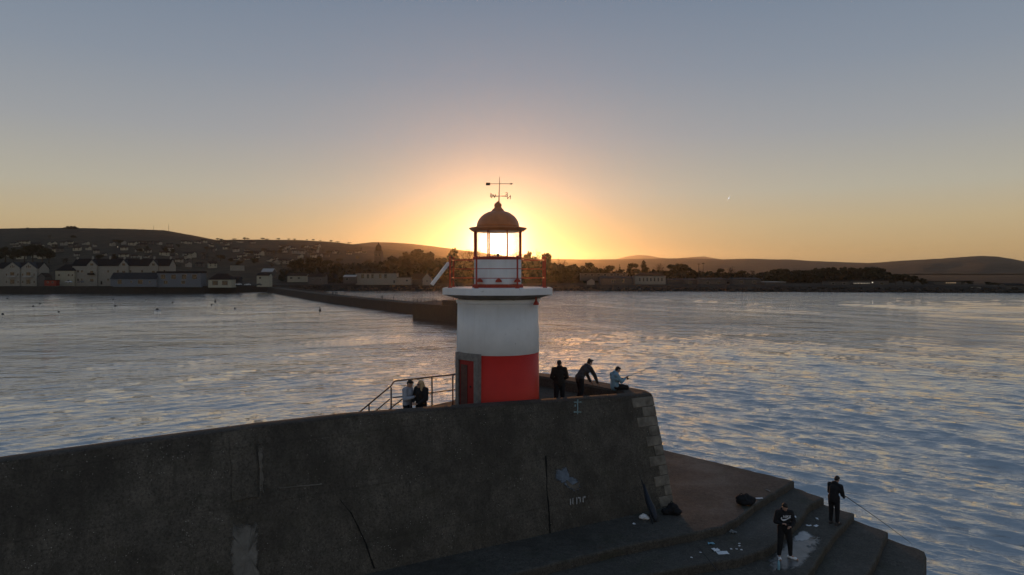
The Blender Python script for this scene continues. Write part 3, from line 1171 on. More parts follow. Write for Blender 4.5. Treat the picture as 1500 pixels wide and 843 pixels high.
def house(name, label, cat, px0, px1, ytop_wall, ybase, d, depth=9, roof='gable', rh=2.4, wall='housewhite', roofm='slate', wins=(), chim=(), door=None, group=None, along='x'):
    """px0..px1 and the wall's top and foot in the photograph at distance d."""
    x0, x1 = (px0 - 750) / 1000 * d, (px1 - 750) / 1000 * d
    W = x1 - x0
    zb = CAMZ + (HY - ybase) / 1000 * d
    H = (ybase - ytop_wall) / 1000 * d
    o = thing(name, label, cat, ((x0 + x1) / 2, d, zb), group)
    w = MB()
    if roof == 'gable':
        gable_wall(w, -W / 2, W / 2, 0, depth, -1.5, H, rh - .25, along)
    else:
        w.box((-W / 2, 0, -1.5), (W / 2, depth, H))
    local('wall', w.mesh('wall', M[wall]), o)
    r = MB()
    if roof == 'gable':
        gable_roof(r, -W / 2, W / 2, 0, depth, H, rh, along)
    elif roof == 'hip':
        hip_roof(r, -W / 2, W / 2, 0, depth, H + .01, rh)
    else:
        r.box((-W / 2 - .3, -.3, H + .005), (W / 2 + .3, depth + .3, H + rh))
    ro = local('roof', r.mesh('roof', M[roofm]), o)
    for cx, ch in chim:
        c = MB()
        yy = depth / 2
        c.box((cx * W - .55, yy - .45, H + rh * .6), (cx * W + .55, yy + .45, H + rh + ch))
        for k in (-.25, .25):
            c.lathe([(.14, H + rh + ch), (.11, H + rh + ch + .4)], 8, c=(cx * W + k, yy))
        local('chimney', c.mesh('chimney', M[wall]), ro)
    for (u, v, ww, hh) in wins:
        win_part(o, u * W, 0, v * H, ww, hh)
    if door:
        u, ww, hh = door
        b = MB()
        b.box((u * W - ww / 2, -.07, 0), (u * W + ww / 2, .05, hh))
        local('door', b.mesh('door', M['slate']), o)
    return o, W, H


# twin-gabled white house at the left end
D1 = 500
o, W, H = house('gabled_house', 'white house with two front gables at the left end of the waterfront', 'house', -6, 57, 393, 418, D1, 11, 'gable', 4.2, 'housewhite', 'slate')
for gx, (p0, p1) in ((0, (8, 33)), (1, (32, 56))):
    xa, xb = (p0 - 25.5) / 1000 * D1, (p1 - 25.5) / 1000 * D1
    g = MB()
    gable_wall(g, xa, xb, -1.6, 2, -1.5, H, 4.2, 'y')
    go = local('gable', g.mesh('gable', M['housewhite']), o)
    g = MB()
    gable_roof(g, xa, xb, -1.6, 5, H, 4.5, 'y', .3)
    local('gable_roof', g.mesh('gable_roof', M['slateblue']), go)
    xm = (xa + xb) / 2
    for dx, hh in ((-1.2, 1.5), (0, 2.2), (1.2, 1.5)):
        win_part(o, xm + dx, -1.6, H + .2, .9, hh)
    for lv in (.08, .5):
        win_part(o, xm, -1.6, H * lv, 3.2, 3.3)
        for dx in (-4.2, 4.2):
            win_part(o, xm + dx, -1.6, H * lv + .6, 1.1, 1.7)
    b = MB()
    b.box((xm - 3.0, -3.0, H * .46), (xm + 3.0, -1.605, H * .48))
    b.box((xm - 3.0, -3.0, H * .48), (xm + 3.0, -2.92, H * .56))
    local('balcony', b.mesh('balcony', M['frame']), o)

# terrace with three gables
D2 = 505
tw = [(u, v, 1.4, 1.9) for u in (-.44, -.40, -.13, -.03, .1, .22, .33, .45) for v in (.18, .62)]
o, W, H = house('terrace_building', 'long white terrace with three pointed gables and many chimneys', 'building', 106, 248, 389, 417, D2, 10, 'gable', 5.0, 'housewhite', 'slate',
                tw, [(-.49, .9), (-.33, 1.6), (-.15, 1.8), (.0, 1.4), (.17, 1.8), (.31, 1.6), (.48, 1.5)], (-.2, 1.2, 2.4))
for pc, gw in ((136, 15), (182.5, 14), (226, 13)):
    xm = (pc - 177) / 1000 * D2
    w2 = gw / 2000 * D2
    g = MB()
    gable_wall(g, xm - w2, xm + w2, -1.2, 3, -1.5, H + .3, 3.6, 'y')
    go = local('gable', g.mesh('gable', M['housewhite']), o)
    g = MB()
    gable_roof(g, xm - w2, xm + w2, -1.2, 5, H + .3, 3.9, 'y', .25)
    local('gable_roof', g.mesh('gable_roof', M['slateblue']), go)
    for v, hh in ((.15, 2.2), (.55, 2.4), (.98, 1.8)):
        win_part(o, xm, -1.2, H * v, 2.4, hh)
    b = MB()
    b.box((xm - 2.6, -2.4, H * .5), (xm + 2.6, -1.205, H * .52))
    b.box((xm - 2.6, -2.4, H * .52), (xm + 2.6, -2.32, H * .6))
    local('balcony', b.mesh('balcony', M['slate']), o)

house('hipped_house', 'cream house with a dark hipped roof left of the three-gabled terrace', 'house', 81, 109, 397, 416.5, 503, 9, 'hip', 4.8, 'housecream', 'slate',
      [(-.3, .12, 1.3, 1.7), (.2, .12, 1.6, 2), (-.3, .6, 1.3, 1.6), (.2, .6, 1.3, 1.6), (.4, .6, 1.1, 1.5)])
house('stone_shed', 'low grey shed with a plain sloped roof between the twin gables and the hipped house', 'shed', 56, 66, 405, 416, 495, 7, 'gable', 2.4, 'housegrey', 'tile', [], along='y')
house('boat_shed', 'small bright red shed with open doors on the quay', 'shed', 65, 82, 411, 416, 492, 4, 'flat', .3, 'carred', 'slate', [(-.2, .2, 1.2, 1.2), (.2, .2, 1.2, 1.2)])
house('net_shed', 'long low blue-grey shed with a sloped roof in front of the terrace', 'shed', 162, 229, 408, 417.5, 488, 8, 'gable', 4.1, 'houseblue', 'slateblue',
      [(-.3, .1, 3.2, 3.2), (-.05, .3, 1.4, 1.4), (.15, .1, 3.4, 3.2), (.36, .3, 1.4, 1.4)])
house('club_building', 'two-storey club house with white panels below a dark flat roof', 'building', 230, 294, 400.5, 418, 490, 9, 'flat', 1.4, 'houseblue', 'slate',
      [(-.36, .5, 3.6, 3.4), (-.12, .5, 3.6, 3.4), (.12, .5, 3.6, 3.4), (.36, .5, 3.6, 3.4), (-.3, .1, 3, 2.4), (.1, .1, 3, 2.4)])
house('garage_building', 'low dark-roofed garage with pale pillars right of the club house', 'garage', 305, 339, 410, 418.5, 492, 9, 'hip', 4.4, 'housecream', 'slate',
      [(-.2, .05, 4.2, 3.2), (.22, .05, 4.2, 3.2)])
house('slipway_shed', 'dark blue shed beside the parked cars', 'shed', 339, 350, 408, 417, 500, 6, 'gable', 1.2, 'slateblue', 'slate', [])
house('corner_house', 'small cream house with one gable near the root of the far pier', 'house', 376, 394, 403.5, 417.5, 500, 7, 'gable', 1.6, 'housecream', 'slate',
      [(-.22, .62, 1.7, 1.5)], along='x')
house('white_roofed_house', 'house with a bright white sloping roof behind the cream corner house', 'house', 383, 399, 398, 404, 560, 9, 'gable', 2.5, 'housegrey', 'frame', [])
house('hall_building', 'pale blank hall above the parked cars', 'building', 337, 352, 389, 394.5, 640, 10, 'flat', .4, 'housewhite', 'slate', [])
house('bungalow', 'low bungalow with a pale front near the root of the far pier', 'house', 421, 449, 404, 411, 560, 8, 'gable', 2.0, 'housecream', 'tile', [(-.3, .3, 2, 1.4), (.1, .3, 2, 1.4)])
house('low_cottage', 'dark low cottage right of the pale bungalow', 'house', 451, 476, 405, 414, 550, 8, 'gable', 2.2, 'housegrey', 'tile', [(-.2, .3, 1.3, 1.4), (.25, .3, 1.3, 1.4)])
house('harbour_office', 'long white flat-roofed building with dark square windows', 'building', 521, 581, 400.8, 415, 575, 10, 'flat', .7, 'housewhite', 'tile',
      [(-.33, .48, 2.6, 3.6), (-.2, .48, 2.2, 3.6), (-.09, .48, 2.2, 3.6), (.1, .48, 2.2, 3.6), (.23, .48, 2.4, 3.6)], (), (.44, 1.2, 2.3))
house('lean_to', 'lower wing with a white sloped roof left of the long white building', 'building', 503, 521, 405.5, 413, 570, 9, 'gable', 1.4, 'housegrey', 'frame', [(-.2, .3, 2, 1.8)])
house('white_workshop', 'small white workshop right of the long flat-roofed building', 'shed', 582, 602, 407, 415, 575, 8, 'flat', .5, 'housewhite', 'slate', [(.2, .3, 1.6, 1.5)])
house('gable_cottage', 'grey cottage with one pale gable left of the lighthouse', 'house', 604, 629, 408, 415.5, 580, 8, 'gable', 4.0, 'housegrey', 'tile', [(.1, .2, 1.2, 1.4)], along='x')
house('gable_wing', 'pale pointed gable end standing in front of the grey cottage', 'house', 619, 632, 408, 415.5, 570, 6, 'gable', 4.4, 'housewhite', 'tile', [(0, .3, 1.1, 1.4)], along='y')
# right of the lighthouse
house('school_building', 'long two-storey grey building right of the lighthouse', 'building', 851, 919, 400.5, 409, 590, 10, 'flat', .5, 'housegrey', 'slate',
      [(u, .55, 2.6, 1.6) for u in (-.4, -.26, -.12, .02, .16, .3, .43)])
house('gatehouse', 'small house with a white gable in front of the long grey building', 'house', 861, 871, 411.5, 415, 575, 6, 'gable', 2.0, 'housewhite', 'tile', [], along='y')
house('warehouse', 'wide pale warehouse with a low curved roof', 'warehouse', 880, 927, 408, 415, 575, 14, 'gable', 1.8, 'housegrey', 'slateblue', [(-.1, .1, 3, 2.6), (.2, .1, 3, 2.6)])
house('classical_building', 'white building with tall windows and a hipped roof beside the warehouse', 'building', 930, 975, 404.5, 414.5, 580, 12, 'hip', 2.8, 'housewhite', 'tile',
      [(u, .2, 1.3, 3.2) for u in (-.34, -.22, -.1, .02, .14, .26, .38)])
house('long_shed', 'long low shed right of the white hipped building', 'shed', 978, 1022, 410.5, 414, 590, 12, 'gable', 1.2, 'housegrey', 'slateblue', [])
for i, (p0, p1, yt, yb, d, lab) in enumerate([
    (1003, 1030, 410.5, 416.5, 585, 'grey industrial shed nearest the long low shed'),
    (1026, 1062, 409.5, 417, 575, 'broad grey industrial shed in the middle of the works'),
    (1060, 1082, 410.5, 417, 590, 'narrow industrial shed left of the largest works roof'),
    (1074, 1115, 409.5, 416, 580, 'largest industrial shed with a pale metal roof'),
    (1121, 1151, 413.8, 417, 570, 'low flat shed with a bright white roof edge')]):
    house('industrial_shed', lab, 'shed', p0, p1, yt, yb, d, 22, 'gable' if i < 4 else 'flat', 1.3 if i < 4 else .4, 'housegrey', 'slateblue' if i < 4 else 'frame',
          [(-.2, .1, 3, 2.2), (.25, .1, 3, 2.2)] if i < 4 else [])
house('depot_building', 'dark depot with a row of small lights on the right shore', 'building', 1214, 1246, 412.5, 419, 555, 12, 'flat', .4, 'housegrey', 'slate', [(-.3, .3, 2.2, 1.6), (.2, .3, 2.2, 1.6)])
house('yard_building', 'long dark yard building behind the row of small lamps', 'building', 1250, 1302, 411.5, 419.5, 560, 12, 'flat', .5, 'housegrey', 'slate', [(-.3, .3, 3, 1.8), (.3, .3, 3, 1.8)])
o, W, H = house('lit_building', 'low building with a row of glowing windows on the right shore', 'building', 1369, 1408, 412.5, 420, 555, 10, 'flat', .4, 'housegrey', 'tile', [])
for u in (-.05, .03, .11, .19, .27):
    win_part(o, u * W, 0, H * .62, 1.3, .9, lit=True)
house('shore_bungalow', 'low grey building at the right edge of the shore', 'building', 1475, 1502, 418, 424, 500, 9, 'gable', 1.4, 'housegrey', 'slate', [(-.1, .2, 2, 1.4)])
house('white_cabin', 'small pale cabin on the far right shore beside shrub trees', 'cabin', 1428, 1437, 420.5, 424.5, 505, 5, 'flat', .3, 'housewhite', 'slate', [])

# church tower with a dome
ch = thing('church_tower', 'dark domed church tower rising above the trees left of the lighthouse', 'church', P(554.5, 392, 760))
s = MB()
s.box((-3.9, -3.9, -4), (3.9, 3.9, 18.0))
s.box((-4.2, -4.2, 18.0), (4.2, 4.2, 18.6))
local('tower', s.mesh('tower', M['stone']), ch)
s = MB()
s.lathe([(3.4, 18.62), (3.4, 21.5), (3.2, 22.6), (2.6, 24), (1.6, 25.2), (.7, 25.8), (.6, 26.8), (.75, 27), (.1, 28.6)], 16)
local('dome', s.mesh('dome', M['slate']), ch)
for x in (-1.8, 1.8):
    win_part(ch, x, -3.9, 12, 1.5, 3.6)

# hillside town
rh_ = random.Random(44)
variants = []
for i, (wm, rm) in enumerate((('housewhite', 'slate'), ('housecream', 'tile'), ('housewhite', 'tile'), ('housegrey', 'slate'), ('housecream', 'slate'))):
    w = MB()
    gable_wall(w, -4.5, 4.5, -3.5, 3.5, -2, 4.2, 2.2, 'x' if i % 2 == 0 else 'x')
    r = MB()
    gable_roof(r, -4.5, 4.5, -3.5, 3.5, 4.2, 2.45, 'x')
    gs = []
    for x in (-2.4, 2.4):
        for z in (.6, 2.7):
            g = MB()
            g.box((x - .6, -3.53, z), (x + .6, -3.503, z + 1.1))
            gs.append(g.mesh('window', M['glassdark']))
    variants.append((w.mesh('wall', M[wm]), r.mesh('roof', M[rm]), gs))
spots = []
for (x0, x1, y0, y1, n) in ((18, 106, 357.5, 364, 22), (0, 90, 374, 380, 16), (110, 195, 357.5, 362, 10), (190, 260, 358, 363, 12), (235, 310, 372, 379, 14), (262, 375, 354.5, 357.6, 26),
                            (300, 345, 360, 372, 10), (345, 400, 368, 376, 14), (405, 470, 361, 371, 20), (440, 500, 368, 380, 14), (330, 380, 378, 384, 10), (180, 250, 366, 380, 14),
                            (490, 545, 366, 374, 10), (60, 160, 366, 376, 12), (395, 440, 382, 392, 8), (250, 330, 384, 394, 8)):
    for _ in range(int(n * .72)):
        spots.append((rh_.uniform(x0, x1), rh_.uniform(y0, y1)))
for (px, py) in spots:
    b = hillA.at(px, py)
    if py < interp(px, hillA.crest) + 2:
        continue
    o = thing('town_house', 'small pale house with a dark roof in the town on the left hillside', 'house', b, 'houses of the hillside town', rh_.uniform(-.9, .9))
    k = rh_.uniform(.65, 1.1)
    o.scale = (k * rh_.uniform(.9, 1.7), k, k)
    vw, vr, vg = variants[min(4, int(rh_.random() ** .8 * 5))]
    local('wall', vw, o)
    local('roof', vr, o)
    for g in vg:
        local('window', g, o)

# hilltop masts, poles, lamps
for px, top, d, lab in ((225, 330.5, 1750, 'shorter thin mast on the left hill'), (247, 327.5, 1750, 'taller thin mast on the left hill above the slope')):
    b = hillA.at(px, interp(px, hillA.crest) + .2)
    m = MB()
    h = (interp(px, hillA.crest) - top) / 1000 * d
    m.tube([(0, 0, -1), (0, 0, h)], .45, 6, r2=.2)
    for k in (.5, .75, .92):
        m.box((-.9, -.12, h * k), (.9, .12, h * k + .25))
    tag(m.build('radio_mast', M['iron'], None, b), lab, 'mast')
for px, top, base, d, lab in ((1023.5, 386, 409, 620, 'forked dark pole behind the grey industrial roofs'), (1030, 385, 409, 620, 'straight dark pole behind the grey industrial roofs')):
    m = MB()
    h = (base - top) / 1000 * d
    m.tube([(0, 0, 0), (0, 0, h)], .32, 6, r2=.22)
    m.box((-1.3, -.12, h * .93), (1.3, .12, h * .96))
    tag(m.build('utility_pole', M['iron'], None, P(px, base, d)), lab, 'pole')


def lamp_post(px, base, d, h, label, group=None, lit=True, rl_=.45):
    o = thing('street_lamp', label, 'lamp', P(px, base, d), group)
    m = MB()
    m.tube([(0, 0, -.5), (0, 0, h)], .09, 6)
    local('post', m.mesh('post', M['iron']), o)
    m = MB()
    m.ellipsoid((0, 0, h + .2), (rl_, rl_, rl_))
    local('lamp', m.mesh('lamp', M['lit'] if lit else M['frame']), o)


lamp_post(172.5, 364.5, 1050, 2.4, 'single bright street lamp on the dark left hillside')
lamp_post(1278, 418.5, 545, 2.2, 'brightest lamp at the end of the row on the right shore')
for i in range(11):
    lamp_post(1251 + i * 2.2, 418, 548, 1.3, 'tiny lamp in the row along the right shore yard', 'row of tiny lamps on the right shore', True, .2)


# parked cars
def car_mesh(paint):
    b = MB()
    prof = [(-2.1, .35), (-2.1, .8), (-1.9, .92), (-1.2, .95), (-.75, 1.42), (.75, 1.45), (1.3, 1.0), (2.0, .88), (2.12, .7), (2.12, .35)]
    A = [b.bm.verts.new((x, -.85, z)) for x, z in prof]
    B = [b.bm.verts.new((x, .85, z)) for x, z in prof]
    n = len(A)
    for i in range(n):
        j = (i + 1) % n
        b.bm.faces.new((A[i], A[j], B[j], B[i]))
    b.bm.faces.new(A[::-1])
    b.bm.faces.new(B)
    b.bevel(.06, 2)
    g = MB()
    for y in (-.87, .852):
        g.box((-.95, y, .95), (.95, y + .02, 1.32))
    return b.mesh('body', paint), g.mesh('window', M['glassdark'])


def wheel_mesh(x, y):
    w = MB()
    w.tube([(x, y - .1, .33), (x, y + .1, .33)], .33, 14)
    return w.mesh('wheel', M['plastic'])


for px, base, d, rz, paint, lab in ((349.5, 418, 482, .4, 'carwhite', 'small white car parked left of the other two by the slipway'),
                                    (362.5, 418.6, 480, .2, 'hull', 'silver car parked in the middle by the slipway'),
                                    (379.5, 418.6, 482, .1, 'cardark', 'dark car parked before the cream corner house'),
                                    (100.5, 414.5, 495, 0, 'carwhite', 'white van-like car parked before the hipped house'),
                                    (118, 414.5, 495, 0, 'houseblue', 'blue car parked under the left end of the terrace')):
    o = thing('parked_car', lab, 'car', P(px, base, d), None, rz)
    bm_, gm_ = car_mesh(M[paint])
    local('body', bm_, o)
    local('window', gm_, o)
    for x in (-1.3, 1.3):
        for y in (-.8, .8):
            local('wheel', wheel_mesh(x, y), o)

# quay wall of the left waterfront
qw = MB()
pts = []
for px in range(-60, 421, 20):
    d = shore_d(px) + 2.0
    pts.append(((px - 750) / 1000 * d, d))
back = [(x, y + 9) for x, y in pts[::-1]]
qw.prism(pts + back, -1.5, 4.95)
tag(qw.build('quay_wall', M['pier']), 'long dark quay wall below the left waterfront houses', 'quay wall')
# rock armour on the right shore
ro_ = MB()
rr_ = random.Random(8)
for i in range(900):
    px = rr_.uniform(440, 1560)
    o_ = rr_.uniform(-2, 17)
    d = shore_d(px) + o_
    s = rr_.uniform(.5, 1.5)
    ro_.ellipsoid(((px - 750) / 1000 * d, d, .4 + o_ * .18), (s * 1.4, s, s * .8), Matrix.Rotation(rr_.uniform(0, 3), 3, 'Z'), seg=6, rings=4, smooth=False)
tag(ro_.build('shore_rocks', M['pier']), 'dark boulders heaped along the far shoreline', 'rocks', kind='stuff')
# moored white boat close to the right shore
bo = thing('moored_boat', 'low white boat lying against the far shore right of the lighthouse', 'boat', P(939, 426.2, 548))
m = MB()
m.prism([(-7, -1.2), (-7.6, 0), (-7, 1.2), (4, 1.4), (7.8, 0), (4, -1.4)], -.2, .9)
local('hull', m.mesh('hull', M['hull']), bo)
m = MB()
m.prism([(-4, -.9), (-4, .9), (1.5, .9), (2.4, 0), (1.5, -.9)], .9, 1.9)
local('cabin', m.mesh('cabin', M['frame']), bo)

# ---------------------------------------------------------------- buoys
for px, py, r, in ((10.8, 438, .55), (58.8, 445.6, .42), (48.5, 449.3, .38), (86, 457.8, .36), (4, 461, .4), (166, 439.4, .45), (168.8, 448.8, .5), (214.5, 439.4, .4), (253, 443.6, .38),
                   (310, 447, .4), (344, 452.4, .38), (360, 439.8, .3)):
    g = G(px, py, .05)
    m = MB()
    m.ellipsoid((0, 0, .12), (r, r, r * .85))
    m.tube([(0, 0, r * .7), (0, 0, r * 1.25)], .05, 6)
    m.tube([(0, .12, r * 1.2), (0, -.12, r * 1.2)], .09, 6)
    o = m.build('mooring_buoy', M['buoy'], None, g)
    o.rotation_euler = (random.uniform(-.2, .2), random.uniform(-.2, .2), 0)
    tag(o, 'dark round mooring buoy floating in the harbour on the left', 'buoy', 'mooring buoys in the harbour')
for px, py, h, lab in ((315.3, 442.5, 1.75, 'tall pole buoy beside a round buoy in the harbour'), (468.7, 456, 1.7, 'tall pole buoy floating alone near the far pier')):
    g = G(px, py, 0)
    m = MB()
    m.lathe([(.1, -.3), (.5, -.1), (.5, .25), (.28, .5), (.14, 1.1), (.08, h), (.02, h + .15)], 12)
    m.box((-.2, -.2, h * .8), (.2, .2, h * .92))
    tag(m.build('pole_buoy', M['buoy'], None, g), lab, 'buoy')
g = G(231, 455.6, .05)
o = thing('dinghy', 'small pale dinghy floating between the mooring buoys', 'boat', g)
m = MB()
m.prism([(-1.1, -.45), (-1.1, .45), (.5, .5), (1.3, 0), (.5, -.5)], -.1, .35)
local('hull', m.mesh('hull', M['hull']), o)
m = MB()
m.prism([(-.5, -.3), (-.5, .3), (.3, .3), (.3, -.3)], .35, .9)
local('cover', m.mesh('cover', M['buoy']), o)

# white gull crossing the sky
gl_ = thing('gull', 'tiny white gull flying high right of the lighthouse', 'bird', P(1067.3, 291, 130))
m = MB()
m.ellipsoid((0, 0, 0), (.09, .24, .08), Matrix.Rotation(.3, 3, 'X'))
for s_ in (-1, 1):
    m.face([Vector((0, .1, .03)), Vector((0, -.08, .03)), Vector((.28 * s_, -.05, .05 + .42 * s_)), Vector((.28 * s_, .06, .06 + .42 * s_))])
    m.face([Vector((.0, .1, .05)), Vector((.28 * s_, .06, .08 + .42 * s_)), Vector((.28 * s_, -.05, .07 + .42 * s_)), Vector((0, -.08, .05))])
local('body', m.mesh('body', M['feather']), gl_)

# ---------------------------------------------------------------- far pier
fp = thing('far_pier', 'long dark harbour pier running from the far shore to the lighthouse', 'pier')
n0, n1, n2 = G(392, 427.9, 0), G(480, 443.4, 0), G(605, 459.8, 0)
line = [n0, n0.lerp(n1, .35), n1, n1.lerp(n2, .5), n2]
far = [p + Vector((7.0, 2.6, 0)) for p in line]
m = MB()
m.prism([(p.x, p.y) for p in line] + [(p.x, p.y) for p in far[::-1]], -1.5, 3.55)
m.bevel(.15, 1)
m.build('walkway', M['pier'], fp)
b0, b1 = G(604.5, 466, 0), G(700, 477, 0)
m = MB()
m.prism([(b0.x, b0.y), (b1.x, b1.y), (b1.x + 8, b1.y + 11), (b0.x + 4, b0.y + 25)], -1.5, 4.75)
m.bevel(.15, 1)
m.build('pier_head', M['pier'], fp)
q0, q1 = P(647.5, 445, 205), P(700, 450, 187)
m = MB()
m.prism([(q0.x, q0.y), (q1.x, q1.y), (q1.x + 3, q1.y + 4), (q0.x + 3, q0.y + 4)], 4.7, 6.35)
m.bevel(.1, 1)
m.build('parapet', M['pier'], fp)
# railing along the far pier
rl = thing('pier_railing', 'thin open railing along the top of the far pier', 'railing')
rail_pts = [p + Vector((4.2, 1.6, 3.55)) for p in line] + [P(606, 443, 232), P(646, 444, 206)]
posts, tops = [], []
for A, B in zip(rail_pts, rail_pts[1:]):
    n = max(1, int((B - A).length / 3.6))
    for i in range(n):
        posts.append(A.lerp(B, i / n))
posts = posts[-95:]
for p in posts:
    m = MB()
    m.tube([p, p + Vector((0, 0, 1.25))], .07, 5)
    m.build('post', M['iron'], rl)
for h in (.55, .9, 1.22):
    m = MB()
    m.tube([p + Vector((0, 0, h)) for p in posts], .035, 4)
    m.build('rail', M['iron'], rl)

# ---------------------------------------------------------------- near pier
RZ = lambda z: CAMZ + z
ZP = [RZ(z) for z in (-8.11, -8.38, -8.65, -8.92, -9.19)]
E = [
    [(1163, 704.5), (1135, 722), (1105, 740), (1080, 760), (1057, 772), (1000, 783.5), (900, 803), (800, 828), (700, 855), (560, 893), (300, 965)],
    [(1206.7, 729), (1186.7, 740), (1173, 757), (1157, 773), (1133, 797), (1107, 810.7), (1080, 818.7), (1040, 825), (1000, 831), (900, 850), (760, 880), (500, 945)],
    [(1252, 752), (1234.7, 770.7), (1213, 797), (1192, 829), (1176, 850), (1140, 875), (1050, 895), (900, 925), (700, 975)],
    [(1300.5, 779.5), (1289, 805), (1277, 829), (1268, 850), (1240, 885), (1150, 925), (1000, 960), (800, 1010)],
    [(1356, 808), (1355, 829), (1353, 843), (1345, 880), (1310, 925), (1200, 975), (1040, 1010), (860, 1060)],
]
edges = []
for z, pts in zip(ZP, E):
    w = [G(px, py, z) for px, py in pts]
    dense = []
    for A, B in zip(w, w[1:]):
        n = max(1, int((B - A).length / .35))
        for i in range(n):
            p = A.lerp(B, i / n)
            j = mnoise.noise_vector(p * 1.7) * .05 + mnoise.noise_vector(p * 6.1) * .035
            dense.append(Vector((p.x + j.x, p.y + j.y, z)))
    dense.append(w[-1])
    edges.append(dense)
far0 = G(972, 659, ZP[0])
QY = Vector((-.4926, .870, 0))                # the wall's horizontal normal, towards the harbour
WE = Vector((.870, .4926, 0))                 # along the wall, towards the pier head
B0 = Vector((-3.7, 18.5, RZ(-8.11)))
sq = thing('stepped_quay', 'broad dark concrete landing with worn steps descending into the sea', 'steps', (7, 24, 0))
for i, (z, ed) in enumerate(zip(ZP, edges)):
    tip = ed[0]
    o_ = Vector((.03 * i, .02 * i, 0))
    # ragged far edge, from the step's corner back to behind the wall
    bd = []
    st = edges[0][0] + o_
    path = [tip] + ([] if i == 0 else [e[0] + o_ for e in edges[:i][::-1]]) + [far0 + o_]
    for A, B in zip(path, path[1:]):
        n = max(1, int((B - A).length / .3))
        for k in range(n):
            p = A.lerp(B, k / n)
            j = mnoise.noise_vector(Vector((p.x * 2.3, p.y * 2.3, 4))) * (.08 if k else 0)
            bd.append(Vector((p.x + j.x, p.y + j.y, z)))
    bd.append(far0 + o_)
    bd.append(Vector((5.2 + .02 * i, 33.5 + .02 * i, z)))
    bd.append(Vector((.5, 29.0, z)))
    inner = [B0 + WE * 6 + QY * (1.2 + .01 * i), B0 - WE * 16 + QY * (1.2 + .01 * i)]
    poly = bd + [Vector((p.x, p.y, z)) for p in inner] + ed[::-1][:-1]
    # ed runs from the corner to the near left; polygon: corner -> far edge -> wall -> back along the near edge
    m = MB()
    m.prism([(p.x, p.y) for p in poly][::-1], -2.0 + .02 * i, z)
    bmesh.ops.recalc_face_normals(m.bm, faces=m.bm.faces)
    es = [e for e in m.bm.edges if abs(e.verts[0].co.z - z) < 1e-4 and abs(e.verts[1].co.z - z) < 1e-4]
    bmesh.ops.bevel(m.bm, geom=es, offset=.06, segments=2, affect='EDGES', profile=.5, clamp_overlap=True)
    m.build('platform' if i == 0 else 'step', M['step'], sq)

# ---- the sloping wall
BAT = .243
NPL = Vector((QY.x, QY.y, -BAT)).normalized()          # the face's plane: (p - B0) . (QY - BAT z) = 0


def onwall(px, py, off=0.0):
    """Where the sight line through (px, py) meets the wall's face."""
    v = Vector(((px - 750) / 1000, 1, -(py - HY) / 1000))
    c = Vector((0, 0, CAMZ))
    nn = Vector((QY.x, QY.y, -BAT))
    t = (B0 - c).dot(nn) / v.dot(nn)
    return c + v * t - NPL * off


TOPL = [(-520, 750), (-260, 715), (0, 679.5), (190, 653), (380, 627.5), (520, 611.5), (670, 600), (820, 589.5), (900, 583.5), (955, 579.5)]
topw = []
for px in list(range(-520, 955, 14)) + [955]:
    topw.append(onwall(px, interp(px, TOPL)))
basew = []
for i, p in enumerate(topw):
    h = p.z - ZP[0]
    b = Vector((p.x, p.y, ZP[0] - .05)) - Vector((QY.x, QY.y, 0)) * BAT * (h + .05)
    if i > len(topw) - 8:
        b = b + WE * .2 * ((i - len(topw) + 8) / 7)
    basew.append(b)
hw = thing('harbour_wall', 'massive sloping dark concrete sea wall across the foreground', 'wall', tuple(B0))
m = MB()
NV = 34
grid = []
for t_, b_ in zip(topw, basew):
    col = []
    for k in range(NV + 1):
        p = b_.lerp(t_, k / NV)
        if 0 < k < NV:
            n_ = mnoise.fractal(p * .9, 1.0, 2.0, 4) * .018 + mnoise.noise(p * 4.0) * .006
            p = p - NPL * n_
        col.append(m.bm.verts.new(p))
    grid.append(col)
for A, B in zip(grid, grid[1:]):
    for k in range(NV):
        f = m.bm.faces.new((A[k], B[k], B[k + 1], A[k + 1]))
        f.smooth = True
# end face, back face
ea, eb = grid[-1], []
for k, v in enumerate(ea):
    eb.append(m.bm.verts.new(v.co + QY * (1.0 + .35 * (1 - k / NV)) - WE * .15))
for k in range(NV):
    m.bm.faces.new((ea[k], eb[k], eb[k + 1], ea[k + 1]))
m.build('wall_face', M['wall'], hw)
# coping and inner face
m = MB()
prof = [(0.0, 0.0), (.015, .022), (.06, .042), (.16, .055), (.36, .06), (.5, .05), (.565, .025), (.58, -.01)]
cols = []
for t_ in topw:
    c = [m.bm.verts.new(t_ + QY * o_ + Vector((0, 0, z_ + .006 * mnoise.noise(t_ * 3 + Vector((o_ * 9, 0, 0)))))) for o_, z_ in prof]
    c.append(m.bm.verts.new(Vector((t_.x, t_.y, RZ(-9.0))) + QY * .58))
    cols.append(c)
for A, B in zip(cols, cols[1:]):
    for k in range(len(A) - 1):
        f = m.bm.faces.new((A[k], B[k], B[k + 1], A[k + 1]))
        f.smooth = k < 6
m.bm.faces.new(cols[-1])
m.build('coping', M['cope'], hw)

